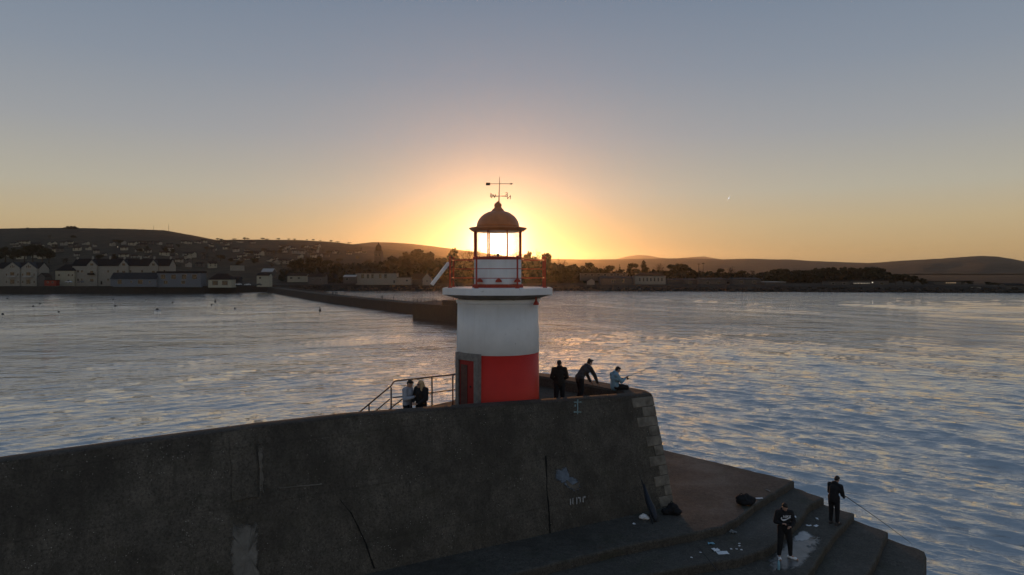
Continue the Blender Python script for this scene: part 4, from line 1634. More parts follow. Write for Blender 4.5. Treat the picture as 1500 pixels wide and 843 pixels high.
# corner stones up the end of the wall
m = MB()
tipb, tipt = onwall(987, 739), onwall(955.5, 580)
k = 11
for i in range(k):
    a0, a1 = i / k, (i + 1) / k - .004
    w = (.62, .3, .66, .36, .74, .42, .7, .5, .82, .55, .9)[i] * random.uniform(.9, 1.1)
    pr = .012 + random.uniform(0, .02)
    A, B = tipb.lerp(tipt, a0), tipb.lerp(tipt, a1)
    q = [A - WE * w, A + WE * .012, B + WE * .012, B - WE * w]
    fr = [p - NPL * pr for p in q]
    bk = [p + NPL * .3 for p in q]
    fv = [m.bm.verts.new(p) for p in fr]
    bv = [m.bm.verts.new(p) for p in bk]
    m.bm.faces.new(fv)
    m.bm.faces.new(bv[::-1])
    for j in range(4):
        m.bm.faces.new((fv[j], bv[j], bv[(j + 1) % 4], fv[(j + 1) % 4]))
bmesh.ops.recalc_face_normals(m.bm, faces=m.bm.faces)
m.bevel(.018, 2)
m.build('corner_stones', M['quoin'], hw)


def fade_fan(m, ring, snap, wide=.72):
    """A surface patch inside a closed ring; 'fade' runs from 1 inside to 0 at its rim."""
    lay_ = m.bm.verts.layers.float.new('fade')
    c = Vector((0, 0, 0))
    for p in ring:
        c += p
    c /= len(ring)
    rows = []
    for f_, val in ((1.06, 0.0), (wide, .8), (wide * .55, 1.0)):
        rows.append([m.bm.verts.new(snap(c.lerp(p, f_))) for p in ring])
        for v in rows[-1]:
            v[lay_] = val
    cv = m.bm.verts.new(snap(c))
    cv[lay_] = 1.0
    n = len(ring)
    for A, B in zip(rows, rows[1:]):
        for i in range(n):
            j = (i + 1) % n
            m.bm.faces.new((A[i], A[j], B[j], B[i]))
    for i in range(n):
        m.bm.faces.new((rows[-1][i], rows[-1][(i + 1) % n], cv))
    bmesh.ops.recalc_face_normals(m.bm, faces=m.bm.faces)


def onwall_z(q, off):
    """The point q put back onto the wall's face, off metres proud of it."""
    nn = Vector((QY.x, QY.y, -BAT)).normalized()
    return q - nn * ((q - B0).dot(nn) + off)


def patch(name, pts, mat, th=.012, rag=2.0, n=6, seed=0, label=None, parent=None, wide=.72):
    """A thin raised patch on the wall with a ragged outline, points given as seen."""
    rnd = random.Random(seed + len(pts))
    out = []
    for (a, b) in zip(pts, pts[1:] + pts[:1]):
        for i in range(n):
            t = i / n
            out.append((lerp(a[0], b[0], t) + rnd.uniform(-rag, rag), lerp(a[1], b[1], t) + rnd.uniform(-rag, rag)))
    m = MB()
    if mat in (M['crack'], M['wall']):
        fr = [m.bm.verts.new(onwall(x, y, th + .022)) for x, y in out]
        bk = [m.bm.verts.new(onwall(x, y, -.03)) for x, y in out]
        m.bm.faces.new(fr)
        for i in range(len(out)):
            j = (i + 1) % len(out)
            m.bm.faces.new((fr[i], bk[i], bk[j], fr[j]))
        bmesh.ops.triangulate(m.bm, faces=[f for f in m.bm.faces if len(f.verts) > 4])
        bmesh.ops.recalc_face_normals(m.bm, faces=m.bm.faces)
    else:
        fade_fan(m, [onwall(x, y, th + .024) for x, y in out], lambda q: onwall_z(q, th + .024), wide)
    o = m.build(name, mat, parent or hw)
    if label:
        o['label'] = label
    return o


patch('render_patch', [(340, 768), (376, 766), (377, 800), (379, 860), (338, 860)], M['render'], seed=1, rag=3.0, n=14, wide=.82, label='pale vertical strip of render low on the wall')
patch('render_patch', [(377, 642), (384, 645), (387, 727), (380, 731)], M['render_dim'], seed=2, rag=1.6, n=9, wide=.5, label='thin pale upright streak of render')
patch('render_patch', [(337, 650), (374, 645), (378, 728), (340, 735)], M['wall'], seed=3, rag=1.5, n=7)
patch('crack', [(799, 668), (800.3, 668), (802, 720), (805.5, 760), (807, 786), (804.8, 786), (804, 760), (800.6, 720)], M['crack'], th=-.008, rag=.5, seed=6)
patch('crack', [(497, 731), (515, 752), (527, 775), (538, 800), (549, 833), (546.8, 833), (536.5, 801), (525.8, 776), (514, 753)], M['crack'], th=-.008, rag=.6, seed=7)
patch('scratch_mark', [(407, 714.6), (440, 711.5), (473, 708.6), (473, 710.2), (440, 713.2), (407, 716.2)], M['render'], th=-.006, rag=.6, seed=8, wide=.9)
patch('faded_paint', [(812, 688), (828, 685), (838, 700), (850, 706), (851, 717), (838, 719), (824, 708), (813, 700)], M['paintblue'], th=-.004, rag=2.2, n=5, seed=9, label='faded blue paint smear on the wall')
patch('faded_paint', [(829, 702), (834, 709), (841, 712), (848, 706), (850, 716), (842, 719), (833, 714), (827, 707)], M['render_dim'], th=.0, rag=1.2, n=4, seed=10, label='pale scoop-shaped paint mark')
m_ = 0
for x0, x1, y0, y1 in ((834.5, 836, 731, 740), (838, 839.2, 730, 739), (843.5, 845, 729, 739), (846, 850, 728.5, 730), (853, 854.4, 728, 736), (855, 857, 727, 729.5), (848.8, 850, 729.5, 736)):
    m_ += 1
    patch('painted_tag', [(x0, y0), (x1, y0), (x1, y1), (x0, y1)], M['painttag'], th=-.002, rag=.25, wide=.97, n=3, seed=20 + m_)
for x0, x1, y0, y1 in ((844.8, 846.4, 586, 607), (840, 851, 588.6, 590.2), (840, 851, 603, 604.8), (841.3, 843, 593, 596)):
    m_ += 1
    patch('painted_cross', [(x0, y0), (x1, y0), (x1, y1), (x0, y1)], M['paintteal'], th=-.002, rag=.3, wide=.97, n=4, seed=40 + m_)
# ---- curved parapet round the pier head
ZT = RZ(-4.33)
inner = [(4.05, 25.15), (3.5, 25.9), (2.9, 26.7), (2.3, 27.5), (1.7, 28.25), (1.1, 28.9), (.3, 29.5), (-.5, 29.95), (-1.4, 30.2)]
outer = [(5.0, 25.35), (4.55, 26.0), (3.85, 26.95), (3.15, 27.9), (2.45, 28.7), (1.7, 29.45), (.75, 30.1), (-.25, 30.6), (-1.4, 30.85)]
tipi = [(4.02, 24.35)]
tipo = [(5.08, 24.72)]
pw_ = MB()
ii = [Vector((x, y, 0)) for x, y in tipi + inner]
oo = [Vector((x, y, 0)) for x, y in tipo + outer]
colsp = []
for a_, b_ in zip(ii, oo):
    dn = (b_ - a_).normalized()
    w = (b_ - a_).length
    zz = ZT - .03 + .02 * mnoise.noise(a_ * 2)
    ring = [a_ + Vector((0, 0, RZ(-9.5))), a_ + Vector((0, 0, zz - .08)), a_ + dn * .06 + Vector((0, 0, zz)), b_ - dn * .06 + Vector((0, 0, zz)),
            b_ + Vector((0, 0, zz - .08)), b_ + dn * .25 + Vector((0, 0, -2))]
    colsp.append([pw_.bm.verts.new(p) for p in ring])
for A, B in zip(colsp, colsp[1:]):
    for k in range(5):
        pw_.bm.faces.new((A[k], A[k + 1], B[k + 1], B[k]))
pw_.bm.faces.new(colsp[0])
pw_.bm.faces.new(colsp[-1][::-1])
bmesh.ops.recalc_face_normals(pw_.bm, faces=pw_.bm.faces)
tag(pw_.build('parapet_wall', M['cope']), 'low curved brown parapet round the pier head behind the lighthouse', 'wall')

# ---- deck behind the wall
ZD = RZ(-4.78)
wi = lambda s_: B0 + WE * s_ + QY * (BAT * 3.9 + .55)
m = MB()
A, Bp = wi(-1.2), wi(7.6)
m.prism([(A.x, A.y + .9), (Bp.x, Bp.y), (4.2, 25.2), (3.6, 26.1), (2.4, 27.6), (1.2, 29.1), (-.5, 30.1), (-1.4, 30.3), (-2.2, 25.5), (-4.0, 23.2)], RZ(-9.4), ZD)
tag(m.build('pier_deck', M['deck']), kind='structure')
A, Bp = wi(-17), wi(2.5)
m = MB()
m.prism([(A.x, A.y), (Bp.x, Bp.y), (Bp.x + QY.x * .8, Bp.y + QY.y * .8), (A.x + QY.x * .8, A.y + QY.y * .8)], RZ(-9.45), RZ(-5.2))
tag(m.build('walkway', M['deck']), kind='structure')
m = MB()
A, Bp = wi(-17) + QY * .8, wi(-1.2) + QY * .8
m.prism([(A.x, A.y), (Bp.x, Bp.y), (Bp.x + QY.x * 3.5, Bp.y + QY.y * 3.5), (A.x + QY.x * 3.5, A.y + QY.y * 3.5)], -2, RZ(-8.0))
tag(m.build('quay', M['deck']), kind='structure')
# stair down from the deck
st = thing('stone_stair', 'short flight of stone stairs going down left of the lighthouse behind the wall', 'stairs', (-4.6, 22.5, 0))
sx = Vector((-4.0, 23.1, 0))
for i in range(8):
    p = sx - WE * (.3 * i)
    m = MB()
    q = [p, p - WE * .32, p - WE * .32 - QY * 1.0, p - QY * 1.0]
    m.prism([(v.x, v.y) for v in q], RZ(-9.4), ZD - .2 * (i + 1))
    m.build('step', M['deck'], st)

# ---- railing by the stair
rl = thing('stair_railing', 'rusty steel handrail beside the lighthouse door sloping down the stair', 'railing', (-3.9, 23, ZD))
rA, rK, rS = P(671, 548.3, 24.2), P(578.5, 558.5, 23.05), P(573.5, 565, 22.95)
rE = P(517, 612, 22.35)
m = MB()
m.tube([rA, rA.lerp(rK, .5), rK, rK.lerp(rS, .5) + Vector((0, 0, .03)), rS, rS.lerp(rE, .5), rE], .026, 8)
m.build('handrail', M['rust'], rl)
mA, mK = P(671, 570.5, 24.2), P(575, 583, 23.0)
m = MB()
m.tube([mA, mA.lerp(mK, .5), mK], .02, 6)
m.build('middle_rail', M['rust'], rl)
m = MB()
m.tube([P(571, 585, 22.95), P(545, 607, 22.65)], .02, 6)
m.build('middle_rail', M['rust'], rl)
m = MB()
m.tube([P(590, 584.5, 22.3), P(563, 606, 22.0)], .02, 6)
m.build('middle_rail', M['rust'], rl)
for px, y0, d in ((663.3, 549, 24.1), (632.8, 552.6, 23.7), (573, 568, 22.95), (540.6, 592.5, 22.6)):
    a_ = P(px, y0, d)
    m = MB()
    m.tube([a_, Vector((a_.x, a_.y, min(ZD, a_.z - 1.05) - .05))], .027, 8)
    m.build('post', M['rust'], rl)

# ---------------------------------------------------------------- lighthouse
CX, CY = -.49, 23.8
LH = thing('lighthouse', 'squat lighthouse with white upper tower, red base and glazed lantern against the sun', 'lighthouse', (CX, CY, ZD))
zy = lambda y, d=23.8: CAMZ + (HY - y) / 1000 * d
C = (CX, CY)
zband, zneck, zslab0, zslab1 = zy(514.8), zy(440.0, 22.5), zy(433.5, 22.0), zy(423, 22.0)
m = MB()
m.lathe([(1.445, ZD - .4), (1.44, ZD + .1), (1.425, zband)], 96, c=C)
m.build('red_base', M['red'], LH)
m = MB()
m.lathe([(1.425, zband), (1.432, zband + .006), (1.405, zneck - .16)], 96, c=C)
m.lathe([(1.405, zneck - .16), (1.45, zneck - .13), (1.45, zneck - .02), (1.40, zneck)], 96, c=C, cap=False)
m.build('white_tower', M['white'], LH)
m = MB()
o8 = PI / 8
m.lathe([(1.3, zslab0 + .001), (2.0, zslab0 + .001), (2.01, zslab0 + .01), (2.01, zslab1 - .02), (1.99, zslab1)], 8, c=C, a0=o8, smooth=False)
m.bevel(.005, 1, R(20))
m.build('gallery_slab', M['white'], LH)
m = MB()
m.lathe([(1.41, zneck - .02), (1.46, zneck + .02), (1.93, zslab0 - .012), (1.93, zslab0 - .001)], 8, c=C, a0=o8, smooth=False)
m.build('corbel', M['corbel'], LH)
# gallery rail
RR = 1.74
corner = [Vector((CX + RR * math.cos(o8 + k * PI / 4), CY + RR * math.sin(o8 + k * PI / 4), 0)) for k in range(8)]
ztop = zslab1 + .97
gr = bpy.data.objects.new('gallery_railing', None)
COL.objects.link(gr)
gr.parent = LH
gr.matrix_parent_inverse = world_of(LH).inverted()
for c in corner:
    m = MB()
    m.box((c.x - .028, c.y - .028, zslab1), (c.x + .028, c.y + .028, ztop + .03))
    m.box((c.x - .07, c.y - .07, zslab1), (c.x + .07, c.y + .07, zslab1 + .03))
    m.ellipsoid((c.x, c.y, ztop + .06), (.04, .04, .045))
    m.build('post', M['redrail'], gr)
for h in (ztop - .02, ztop - .33, ztop - .64):
    m = MB()
    pts = [Vector((c.x, c.y, h)) for c in corner]
    for a_, b_ in zip(pts, pts[1:] + pts[:1]):
        m.tube([a_, b_], .013, 6)
    m.build('rail', M['redrail'], gr)
# lantern
RL = .875
zb0, zb1 = zslab1, zy(379.5, 23)
zg1 = zy(337, 23)
m = MB()
m.lathe([(RL, zb0 + .1), (RL, zb1)], 8, c=C, a0=o8, smooth=False)
lb = m.build('lantern_base', M['white'], LH)
m = MB()
m.lathe([(RL + .07, zb0), (RL + .07, zb0 + .095), (RL + .02, zb0 + .12)], 8, c=C, a0=o8, smooth=False)
m.build('plinth_band', M['redrail'], lb)
m = MB()
m.lathe([(RL + .01, zb1), (RL + .05, zb1 + .02), (RL + .05, zb1 + .07), (RL - .02, zb1 + .085)], 8, c=C, a0=o8, smooth=False)
m.build('sill', M['redrail'], lb)
for px in (702.5, 730.5, 758):
    # round-headed vents on the lantern base
    yv = CY - RL * math.cos(o8) - (0 if px == 730.5 else -.13)
    c = P(px, 411.5, yv)
    m = MB()
    n = 14
    arc = [(.11 * math.cos(PI * i / n), .12 * math.sin(PI * i / n)) for i in range(n + 1)]
    fr = [m.bm.verts.new((c.x + x, c.y - .06, c.z - .05 + z)) for x, z in arc]
    bk = [m.bm.verts.new((c.x + x, c.y + .2, c.z - .05 + z)) for x, z in arc]
    m.bm.faces.new(fr)
    for i in range(len(arc)):
        j = (i + 1) % len(arc)
        m.bm.faces.new((fr[i], bk[i], bk[j], fr[j]))
    m.build('vent', M['redrail'], lb)
lcorner = [Vector((CX + (RL - .03) * math.cos(o8 + k * PI / 4), CY + (RL - .03) * math.sin(o8 + k * PI / 4), 0)) for k in range(8)]
gz = bpy.data.objects.new('lantern_glazing', None)
COL.objects.link(gz)
gz.parent = LH
gz.matrix_parent_inverse = world_of(LH).inverted()
for i, c in enumerate(lcorner):
    m = MB()
    rt_ = Matrix.Translation((c.x, c.y, 0)) @ Matrix.Rotation(o8 + i * PI / 4, 4, 'Z')
    wd_ = .034 if i in (0, 3, 4, 7) else .018
    m.box((-wd_, -wd_, zb1 + .085), (wd_, wd_, zg1), mat=rt_)
    m.build('mullion', M['redrail'], gz)
for a_, b_ in zip(lcorner, lcorner[1:] + lcorner[:1]):
    m = MB()
    e = (b_ - a_).normalized()
    nn = Vector((e.y, -e.x, 0))
    q0, q1 = a_ + e * .04, b_ - e * .04
    m.box((0, -.003, zb1 + .088), ((q1 - q0).length, .003, zg1 - .003), mat=Matrix.Translation(q0) @ Matrix.Rotation(math.atan2(e.y, e.x), 4, 'Z'))
    m.build('pane', M['glass'], gz)
# lamp inside
m = MB()
for k in range(4):
    a_ = PI / 4 + k * PI / 2
    m.tube([(CX + .15 * math.cos(a_), CY + .15 * math.sin(a_), zb1 - .1), (CX + .15 * math.cos(a_), CY + .15 * math.sin(a_), zb1 + .3)], .014, 6)
m.lathe([(.19, zb1 + .02), (.19, zb1 + .05)], 20, c=C)
m.lathe([(.05, zb1 + .05), (.06, zb1 + .1), (.05, zb1 + .2)], 16, c=C)
m.lathe([(.17, zb1 + .285), (.17, zb1 + .3)], 20, c=C)
m.build('lamp', M['iron'], LH)
# roof
ze = zg1
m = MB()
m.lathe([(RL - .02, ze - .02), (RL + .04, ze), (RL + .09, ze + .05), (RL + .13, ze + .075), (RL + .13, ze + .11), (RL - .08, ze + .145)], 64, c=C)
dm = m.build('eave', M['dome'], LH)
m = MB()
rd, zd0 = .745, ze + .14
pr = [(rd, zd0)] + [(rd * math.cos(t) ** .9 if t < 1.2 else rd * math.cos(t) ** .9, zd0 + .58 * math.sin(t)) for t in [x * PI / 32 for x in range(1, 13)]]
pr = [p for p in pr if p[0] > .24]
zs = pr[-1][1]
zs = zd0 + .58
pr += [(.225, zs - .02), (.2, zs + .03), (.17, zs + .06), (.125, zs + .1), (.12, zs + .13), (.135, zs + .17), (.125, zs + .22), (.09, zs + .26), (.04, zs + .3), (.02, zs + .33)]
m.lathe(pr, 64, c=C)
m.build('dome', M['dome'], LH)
zv = zs + .3
# weather vane
wv = bpy.data.objects.new('weather_vane', None)
COL.objects.link(wv)
wv.parent = LH
wv.matrix_parent_inverse = world_of(LH).inverted()
m = MB()
vx = CX + .06
zt_ = zy(259.5)
m.tube([(CX + .03, CY, zv - .1), (vx, CY, zt_)], .022, 8, r2=.008)
m.build('rod', M['iron'], wv)
za = zy(269.6)
m = MB()
m.tube([(vx - .47, CY, za), (vx + .43, CY, za)], .011, 6)
m.box((vx - .48, CY - .012, za - .055), (vx - .33, CY + .012, za + .04))
m.face([(vx + .47, CY, za), (vx + .38, CY - .012, za + .035), (vx + .38, CY - .012, za - .035)])
m.face([(vx + .47, CY, za), (vx + .38, CY + .012, za - .035), (vx + .38, CY + .012, za + .035)])
m.build('arrow', M['iron'], wv)
zc_ = zy(287.6)
arms = MB()
for ang in (28, 208, -28, 152):
    a_ = R(ang)
    arms.tube([(vx, CY, zc_), (vx + .27 * math.cos(a_), CY + .27 * math.sin(a_), zc_)], .009, 5)
arms.build('compass_arms', M['iron'], wv)


def text_mesh(body, size, depth, name, mat, shear=0.0):
    cu = bpy.data.curves.new(name, 'FONT')
    cu.body = body
    cu.size = size
    cu.extrude = depth
    cu.align_x = 'CENTER'
    cu.align_y = 'CENTER'
    cu.shear = shear
    to = bpy.data.objects.new(name, cu)
    COL.objects.link(to)
    bpy.context.view_layer.update()
    me = bpy.data.meshes.new_from_object(to.evaluated_get(bpy.context.evaluated_depsgraph_get()))
    bpy.data.objects.remove(to)
    bpy.data.curves.remove(cu)
    me.materials.clear()
    me.materials.append(mat)
    me.name = name
    return me


for ch_, ang, dz in (('S', 152, .03), ('W', 208, -.03), ('E', -28, .03), ('N', 28, -.03)):
    a_ = R(ang)
    me = text_mesh(ch_, .2, .008, 'compass_letter', M['iron'])
    # letters read from the far side, as in the photograph
    me.transform(Matrix.Translation((vx + .31 * math.cos(a_) + (.05 if ch_ in 'NW' else -.03), CY + .31 * math.sin(a_), zc_ + dz)) @ Matrix.Rotation(R(180 + (14 if ch_ in 'SN' else -14)), 4, 'Z') @ Matrix.Rotation(R(90), 4, 'X'))
    link('compass_letter', me, wv)

# doorway facing left-front
dn_ = Vector((-.70, -.714, 0)).normalized()
de = Vector((-dn_.y, dn_.x, 0))            # to the right as seen from outside -> screen right
if de.x < 0:
    de = -de
ctr = Vector((CX, CY, 0)) + dn_ * 1.41
ztopd = zy(517, 22.9)
zopn = zy(527.5, 22.9)
fw, ow, off_ = .56, .40, -.03


def dbox(m, u0, u1, w0, w1, z0, z1):
    """u along the door front, w outwards from the front plane."""
    pts = [ctr + de * u + dn_ * w for u, w in ((u0, w0), (u1, w0), (u1, w1), (u0, w1))]
    m.prism([(p.x, p.y) for p in pts], z0, z1)


fr_ = bpy.data.objects.new('doorway', None)
COL.objects.link(fr_)
fr_.parent = LH
fr_.matrix_parent_inverse = world_of(LH).inverted()
m = MB()
dbox(m, -fw, -ow, -.35, .07, ZD - .3, zopn)
dbox(m, ow - .04, fw, -.35, .07, ZD - .3, zopn)
dbox(m, -fw, fw, -.35, .072, zopn + .001, ztopd)
bmesh.ops.recalc_face_normals(m.bm, faces=m.bm.faces)
m.bevel(.012, 2)
m.build('door_surround', M['surround'], fr_)
m = MB()
dbox(m, -ow + .001, -ow + .05, -.3, .05, ZD - .3, zopn - .002)
bmesh.ops.recalc_face_normals(m.bm, faces=m.bm.faces)
m.build('reveal', M['reveal'], fr_)
m = MB()
dbox(m, -ow + .05, ow - .045, .015, .03, ZD + .02, zopn - .002)
bmesh.ops.recalc_face_normals(m.bm, faces=m.bm.faces)
do_ = m.build('door', M['doorred'], fr_)
m = MB()
dbox(m, -ow + .09, ow - .38, .031, .042, ZD + .2, zopn - .15)
bmesh.ops.recalc_face_normals(m.bm, faces=m.bm.faces)
m.build('side_panel', M['reveal'], do_)
m = MB()
hp = ctr + de * .18 + dn_ * .045 + Vector((0, 0, ZD + 1.0))
m.ellipsoid(hp, (.03, .03, .03))
m.build('handle', M['iron'], do_)

# red horn lamp under the gallery
m = MB()
hx, hy = P(785.3, 440, 22.85).x, 22.85
m.lathe([(.02, zy(437, hy)), (.03, zy(439, hy)), (.045, zy(441.5, hy)), (.1, zy(445.5, hy)), (.1, zy(447, hy)), (.02, zy(447.2, hy))], 16, c=(hx, hy))
m.tube([(hx, hy, zy(438, hy)), (hx, hy, zslab0 - .0)], .022, 6)
m.build('warning_lamp', M['redrail'], LH)

# solar panel clamped outside the rail
spn = thing('solar_panel', 'tilted white-backed solar panel clamped outside the gallery railing', 'solar panel', tuple(P(645, 401, 23.4)))
pa, pb = P(633, 417.5, 23.2), P(658.3, 385, 23.2)
pu = (pb - pa)
pl_ = pu.length
pu.normalize()
pn = Vector((-pu.z, 0, pu.x))
rot = Matrix.Rotation(R(9), 3, 'Z')
py_ = (rot @ Vector((0, 1, 0)))
pn = pu.cross(py_).normalized()
mt = Matrix(((pu.x, py_.x, pn.x, pa.x), (pu.y, py_.y, pn.y, pa.y), (pu.z, py_.z, pn.z, pa.z), (0, 0, 0, 1)))
m = MB()
m.box((0, 0, -.05), (pl_, .62, .05), mat=mt)
m.bevel(.008, 1)
m.build('frame', M['whitemetal'], spn)
m = MB()
m.box((.05, .05, -.056), (pl_ - .05, .57, -.051), mat=mt)
bmesh.ops.recalc_face_normals(m.bm, faces=m.bm.faces)
m.build('cell_sheet', M['cell'], spn)
m = MB()
m.tube([P(655, 391, 23.4), P(660.5, 405, 23.3), P(671, 419.5, 23.2)], .02, 6)
m.tube([P(655, 391, 23.4), P(664, 391, 23.1)], .02, 6)
m.build('bracket', M['iron'], spn)


# ---------------------------------------------------------------- people
def remesh(mb, voxel, smooth=4, name='body', mats=None):
    bmesh.ops.recalc_face_normals(mb.bm, faces=mb.bm.faces)
    me0 = mb.mesh('tmp', [])
    to = bpy.data.objects.new('tmp', me0)
    COL.objects.link(to)
    md = to.modifiers.new('r', 'REMESH')
    md.mode = 'VOXEL'
    md.voxel_size = voxel
    md.use_smooth_shade = True
    s = to.modifiers.new('s', 'SMOOTH')
    s.iterations = smooth
    s.factor = .5
    bpy.context.view_layer.update()
    me = bpy.data.meshes.new_from_object(to.evaluated_get(bpy.context.evaluated_depsgraph_get()))
    bpy.data.objects.remove(to)
    bpy.data.meshes.remove(me0)
    me.materials.clear()
    for x in (mats or []):
        me.materials.append(x)
    me.name = name
    return me


def frame_from(fwd, up=Vector((0, 0, 1))):
    f = Vector(fwd).normalized()
    r = f.cross(up).normalized()
    u = r.cross(f)
    return Matrix(((r.x, f.x, u.x), (r.y, f.y, u.y), (r.z, f.z, u.z)))


BASE = dict(pelvis=(0, 0, .96), chest=(0, .02, 1.28), neck=(0, .0, 1.47), head=(0, .03, 1.61), face=(0, 1, -.1),
            shl=(-.19, 0, 1.40), shr=(.19, 0, 1.40), ell=(-.25, .02, 1.12), elr=(.25, .02, 1.12), wrl=(-.22, .12, .88), wrr=(.22, .12, .88),
            hal=(-.2, .2, .8), har=(.2, .2, .8),
            hil=(-.095, 0, .92), hir=(.095, 0, .92), knl=(-.11, .03, .5), knr=(.11, .03, .5), anl=(-.115, 0, .085), anr=(.115, 0, .085),
            tol=(-.15, .2, .03), tor=(.15, .2, .03))


def person(label, loc, yaw, pose, top, bottom, shoes, hair, hairstyle='short', hood=True, scale=1.0, extra=None):
    J = {k: Vector(v) for k, v in {**BASE, **pose}.items()}
    b = MB()
    F = frame_from(J['face'])
    hd = J['head']
    # head with brow, nose, chin and ears
    b.ellipsoid(hd + F @ Vector((0, -.008, .02)), (.074, .094, .095), F)
    b.ellipsoid(hd + F @ Vector((0, .022, -.05)), (.056, .066, .07), F)
    b.ellipsoid(hd + F @ Vector((0, .075, -.088)), (.024, .02, .02), F)
    b.capsule(hd + F @ Vector((0, .088, .008)), hd + F @ Vector((0, .108, -.03)), .010, .016)
    b.ellipsoid(hd + F @ Vector((0, .088, -.06)), (.024, .012, .008), F)
    b.ellipsoid(hd + F @ Vector((0, .082, .024)), (.05, .014, .01), F)
    for s in (-1, 1):
        b.ellipsoid(hd + F @ Vector((s * .078, -.005, -.01)), (.014, .024, .034), F)
        b.ellipsoid(hd + F @ Vector((s * .03, .076, .004)), (.013, .014, .009), F)
    b.capsule(J['neck'] - (hd - J['neck']) * .3, hd + F @ Vector((0, -.02, -.05)), .062, .054)
    ch, pe = J['chest'], J['pelvis']
    b.capsule(pe, ch, .115, .13)
    b.capsule(ch, J['neck'], .12, .07)
    b.capsule(J['shl'], J['shr'], .06, .06)
    b.capsule(J['hil'], J['hir'], .1, .1)
    for s in 'lr':
        b.capsule(J['sh' + s], J['el' + s], .05, .039)
        b.capsule(J['el' + s], J['wr' + s], .04, .026)
        b.capsule(J['hi' + s], J['kn' + s], .085, .056)
        b.capsule(J['kn' + s], J['an' + s], .055, .036)
        b.capsule(J['an' + s], J['to' + s], .038, .03)
        # hand: palm, four unequal curled fingers and a thumb from its side
        w, h = J['wr' + s], J['ha' + s]
        d = (h - w).normalized()
        side = d.cross(Vector((0, 0, 1)))
        side = side.normalized() if side.length > .1 else Vector((1, 0, 0))
        nrm = side.cross(d).normalized()
        if nrm.z > 0:
            nrm = -nrm
        inn = side if (s == 'l') else -side
        pc = w + d * .05
        mtx = Matrix(((side.x, d.x, nrm.x), (side.y, d.y, nrm.y), (side.z, d.z, nrm.z)))
        b.ellipsoid(pc, (.042, .056, .02), mtx)
        for i, (u, L) in enumerate(((.03, .066), (.01, .076), (-.011, .07), (-.031, .055))):
            k0 = pc + d * .043 + inn * u
            k1 = k0 + (d * .8 + nrm * .45).normalized() * L * .55
            k2 = k1 + (d * .35 + nrm * .9).normalized() * L * .5
            b.capsule(k0, k1, .0105, .0095, 7)
            b.capsule(k1, k2, .0095, .008, 7)
        t0 = pc - d * .015 + inn * .034
        t1 = t0 + (inn * .7 + d * .7 + nrm * .2).normalized() * .035
        b.capsule(t0, t1, .013, .011, 7)
        b.capsule(t1, t1 + (d * .9 + nrm * .4).normalized() * .03, .011, .009, 7)
    me = remesh(b, .0075, 3, 'person', [M['skin']])
    o = bpy.data.objects.new('person', me)
    COL.objects.link(o)
    o.location = loc
    o.rotation_euler = (0, 0, yaw)
    o.scale = (scale,) * 3
    tag(o, label, 'person')
    # jacket with sleeves
    g = MB()
    hem = pe + (pe - ch) * .12
    g.capsule(hem, pe, .15, .155)
    g.capsule(pe, ch, .155, .17)
    g.capsule(J['hil'] + Vector((0, 0, .03)), J['hir'] + Vector((0, 0, .03)), .118, .118)
    g.capsule(ch, J['neck'].lerp(ch, .2), .145, .09)
    g.capsule(J['shl'], J['shr'], .092, .092)
    g.capsule(J['shl'].lerp(J['hil'], .3), J['shr'].lerp(J['hir'], .3), .1, .1)
    for s in 'lr':
        g.capsule(J['sh' + s], J['el' + s], .088, .074)
        g.capsule(J['el' + s], J['wr' + s], .074, .05)
        e = J['el' + s]
        g.ellipsoid(e.lerp(J['wr' + s], .45), (.07, .07, .06))
    if hood:
        back = F @ Vector((0, -1, 0))
        back.z = 0
        bd = (J['neck'] - ch).normalized()
        bk = Vector((0, -1, 0))
        g.ellipsoid(J['neck'] + bk * .075 + bd * .01, (.115, .075, .085))
        g.ellipsoid(J['neck'] + bd * -.005, (.105, .095, .05))
    jk = remesh(g, .014, 5, 'jacket', [top])
    jo = local('hoodie' if hood else 'jacket', jk, o)
    # trousers
    t = MB()
    t.capsule(J['hil'], J['hir'], .112, .112)
    t.capsule(pe + Vector((0, 0, .02)), pe - Vector((0, 0, .04)), .12, .118)
    for s in 'lr':
        t.capsule(J['hi' + s], J['kn' + s], .115, .085)
        t.capsule(J['kn' + s], J['an' + s].lerp(J['kn' + s], .08), .084, .062)
        t.ellipsoid(J['an' + s].lerp(J['kn' + s], .12), (.06, .06, .04))
    local('trousers', remesh(t, .014, 5, 'trousers', [bottom]), o)
    for s in 'lr':
        f = MB()
        a_, b_ = J['an' + s], J['to' + s]
        dr_ = (b_ - a_)
        dr_.z = 0
        dr_ = dr_.normalized() if dr_.length > .02 else Vector((0, 1, 0))
        z0 = min(a_.z - .04, b_.z)
        base = Vector((a_.x, a_.y, b_.z))
        f.capsule(base - dr_ * .06 + Vector((0, 0, .02)), base + dr_ * .17 + Vector((0, 0, .012)), .046, .043)
        f.capsule(base + dr_ * .04 + Vector((0, 0, .012)), base + dr_ * .18 + Vector((0, 0, .008)), .05, .042)
        f.capsule(a_ + Vector((0, 0, .03)), base + Vector((0, 0, .03)), .048, .05)
        local('shoe', remesh(f, .011, 4, 'shoe', [shoes]), o)
    # hair
    h = MB()
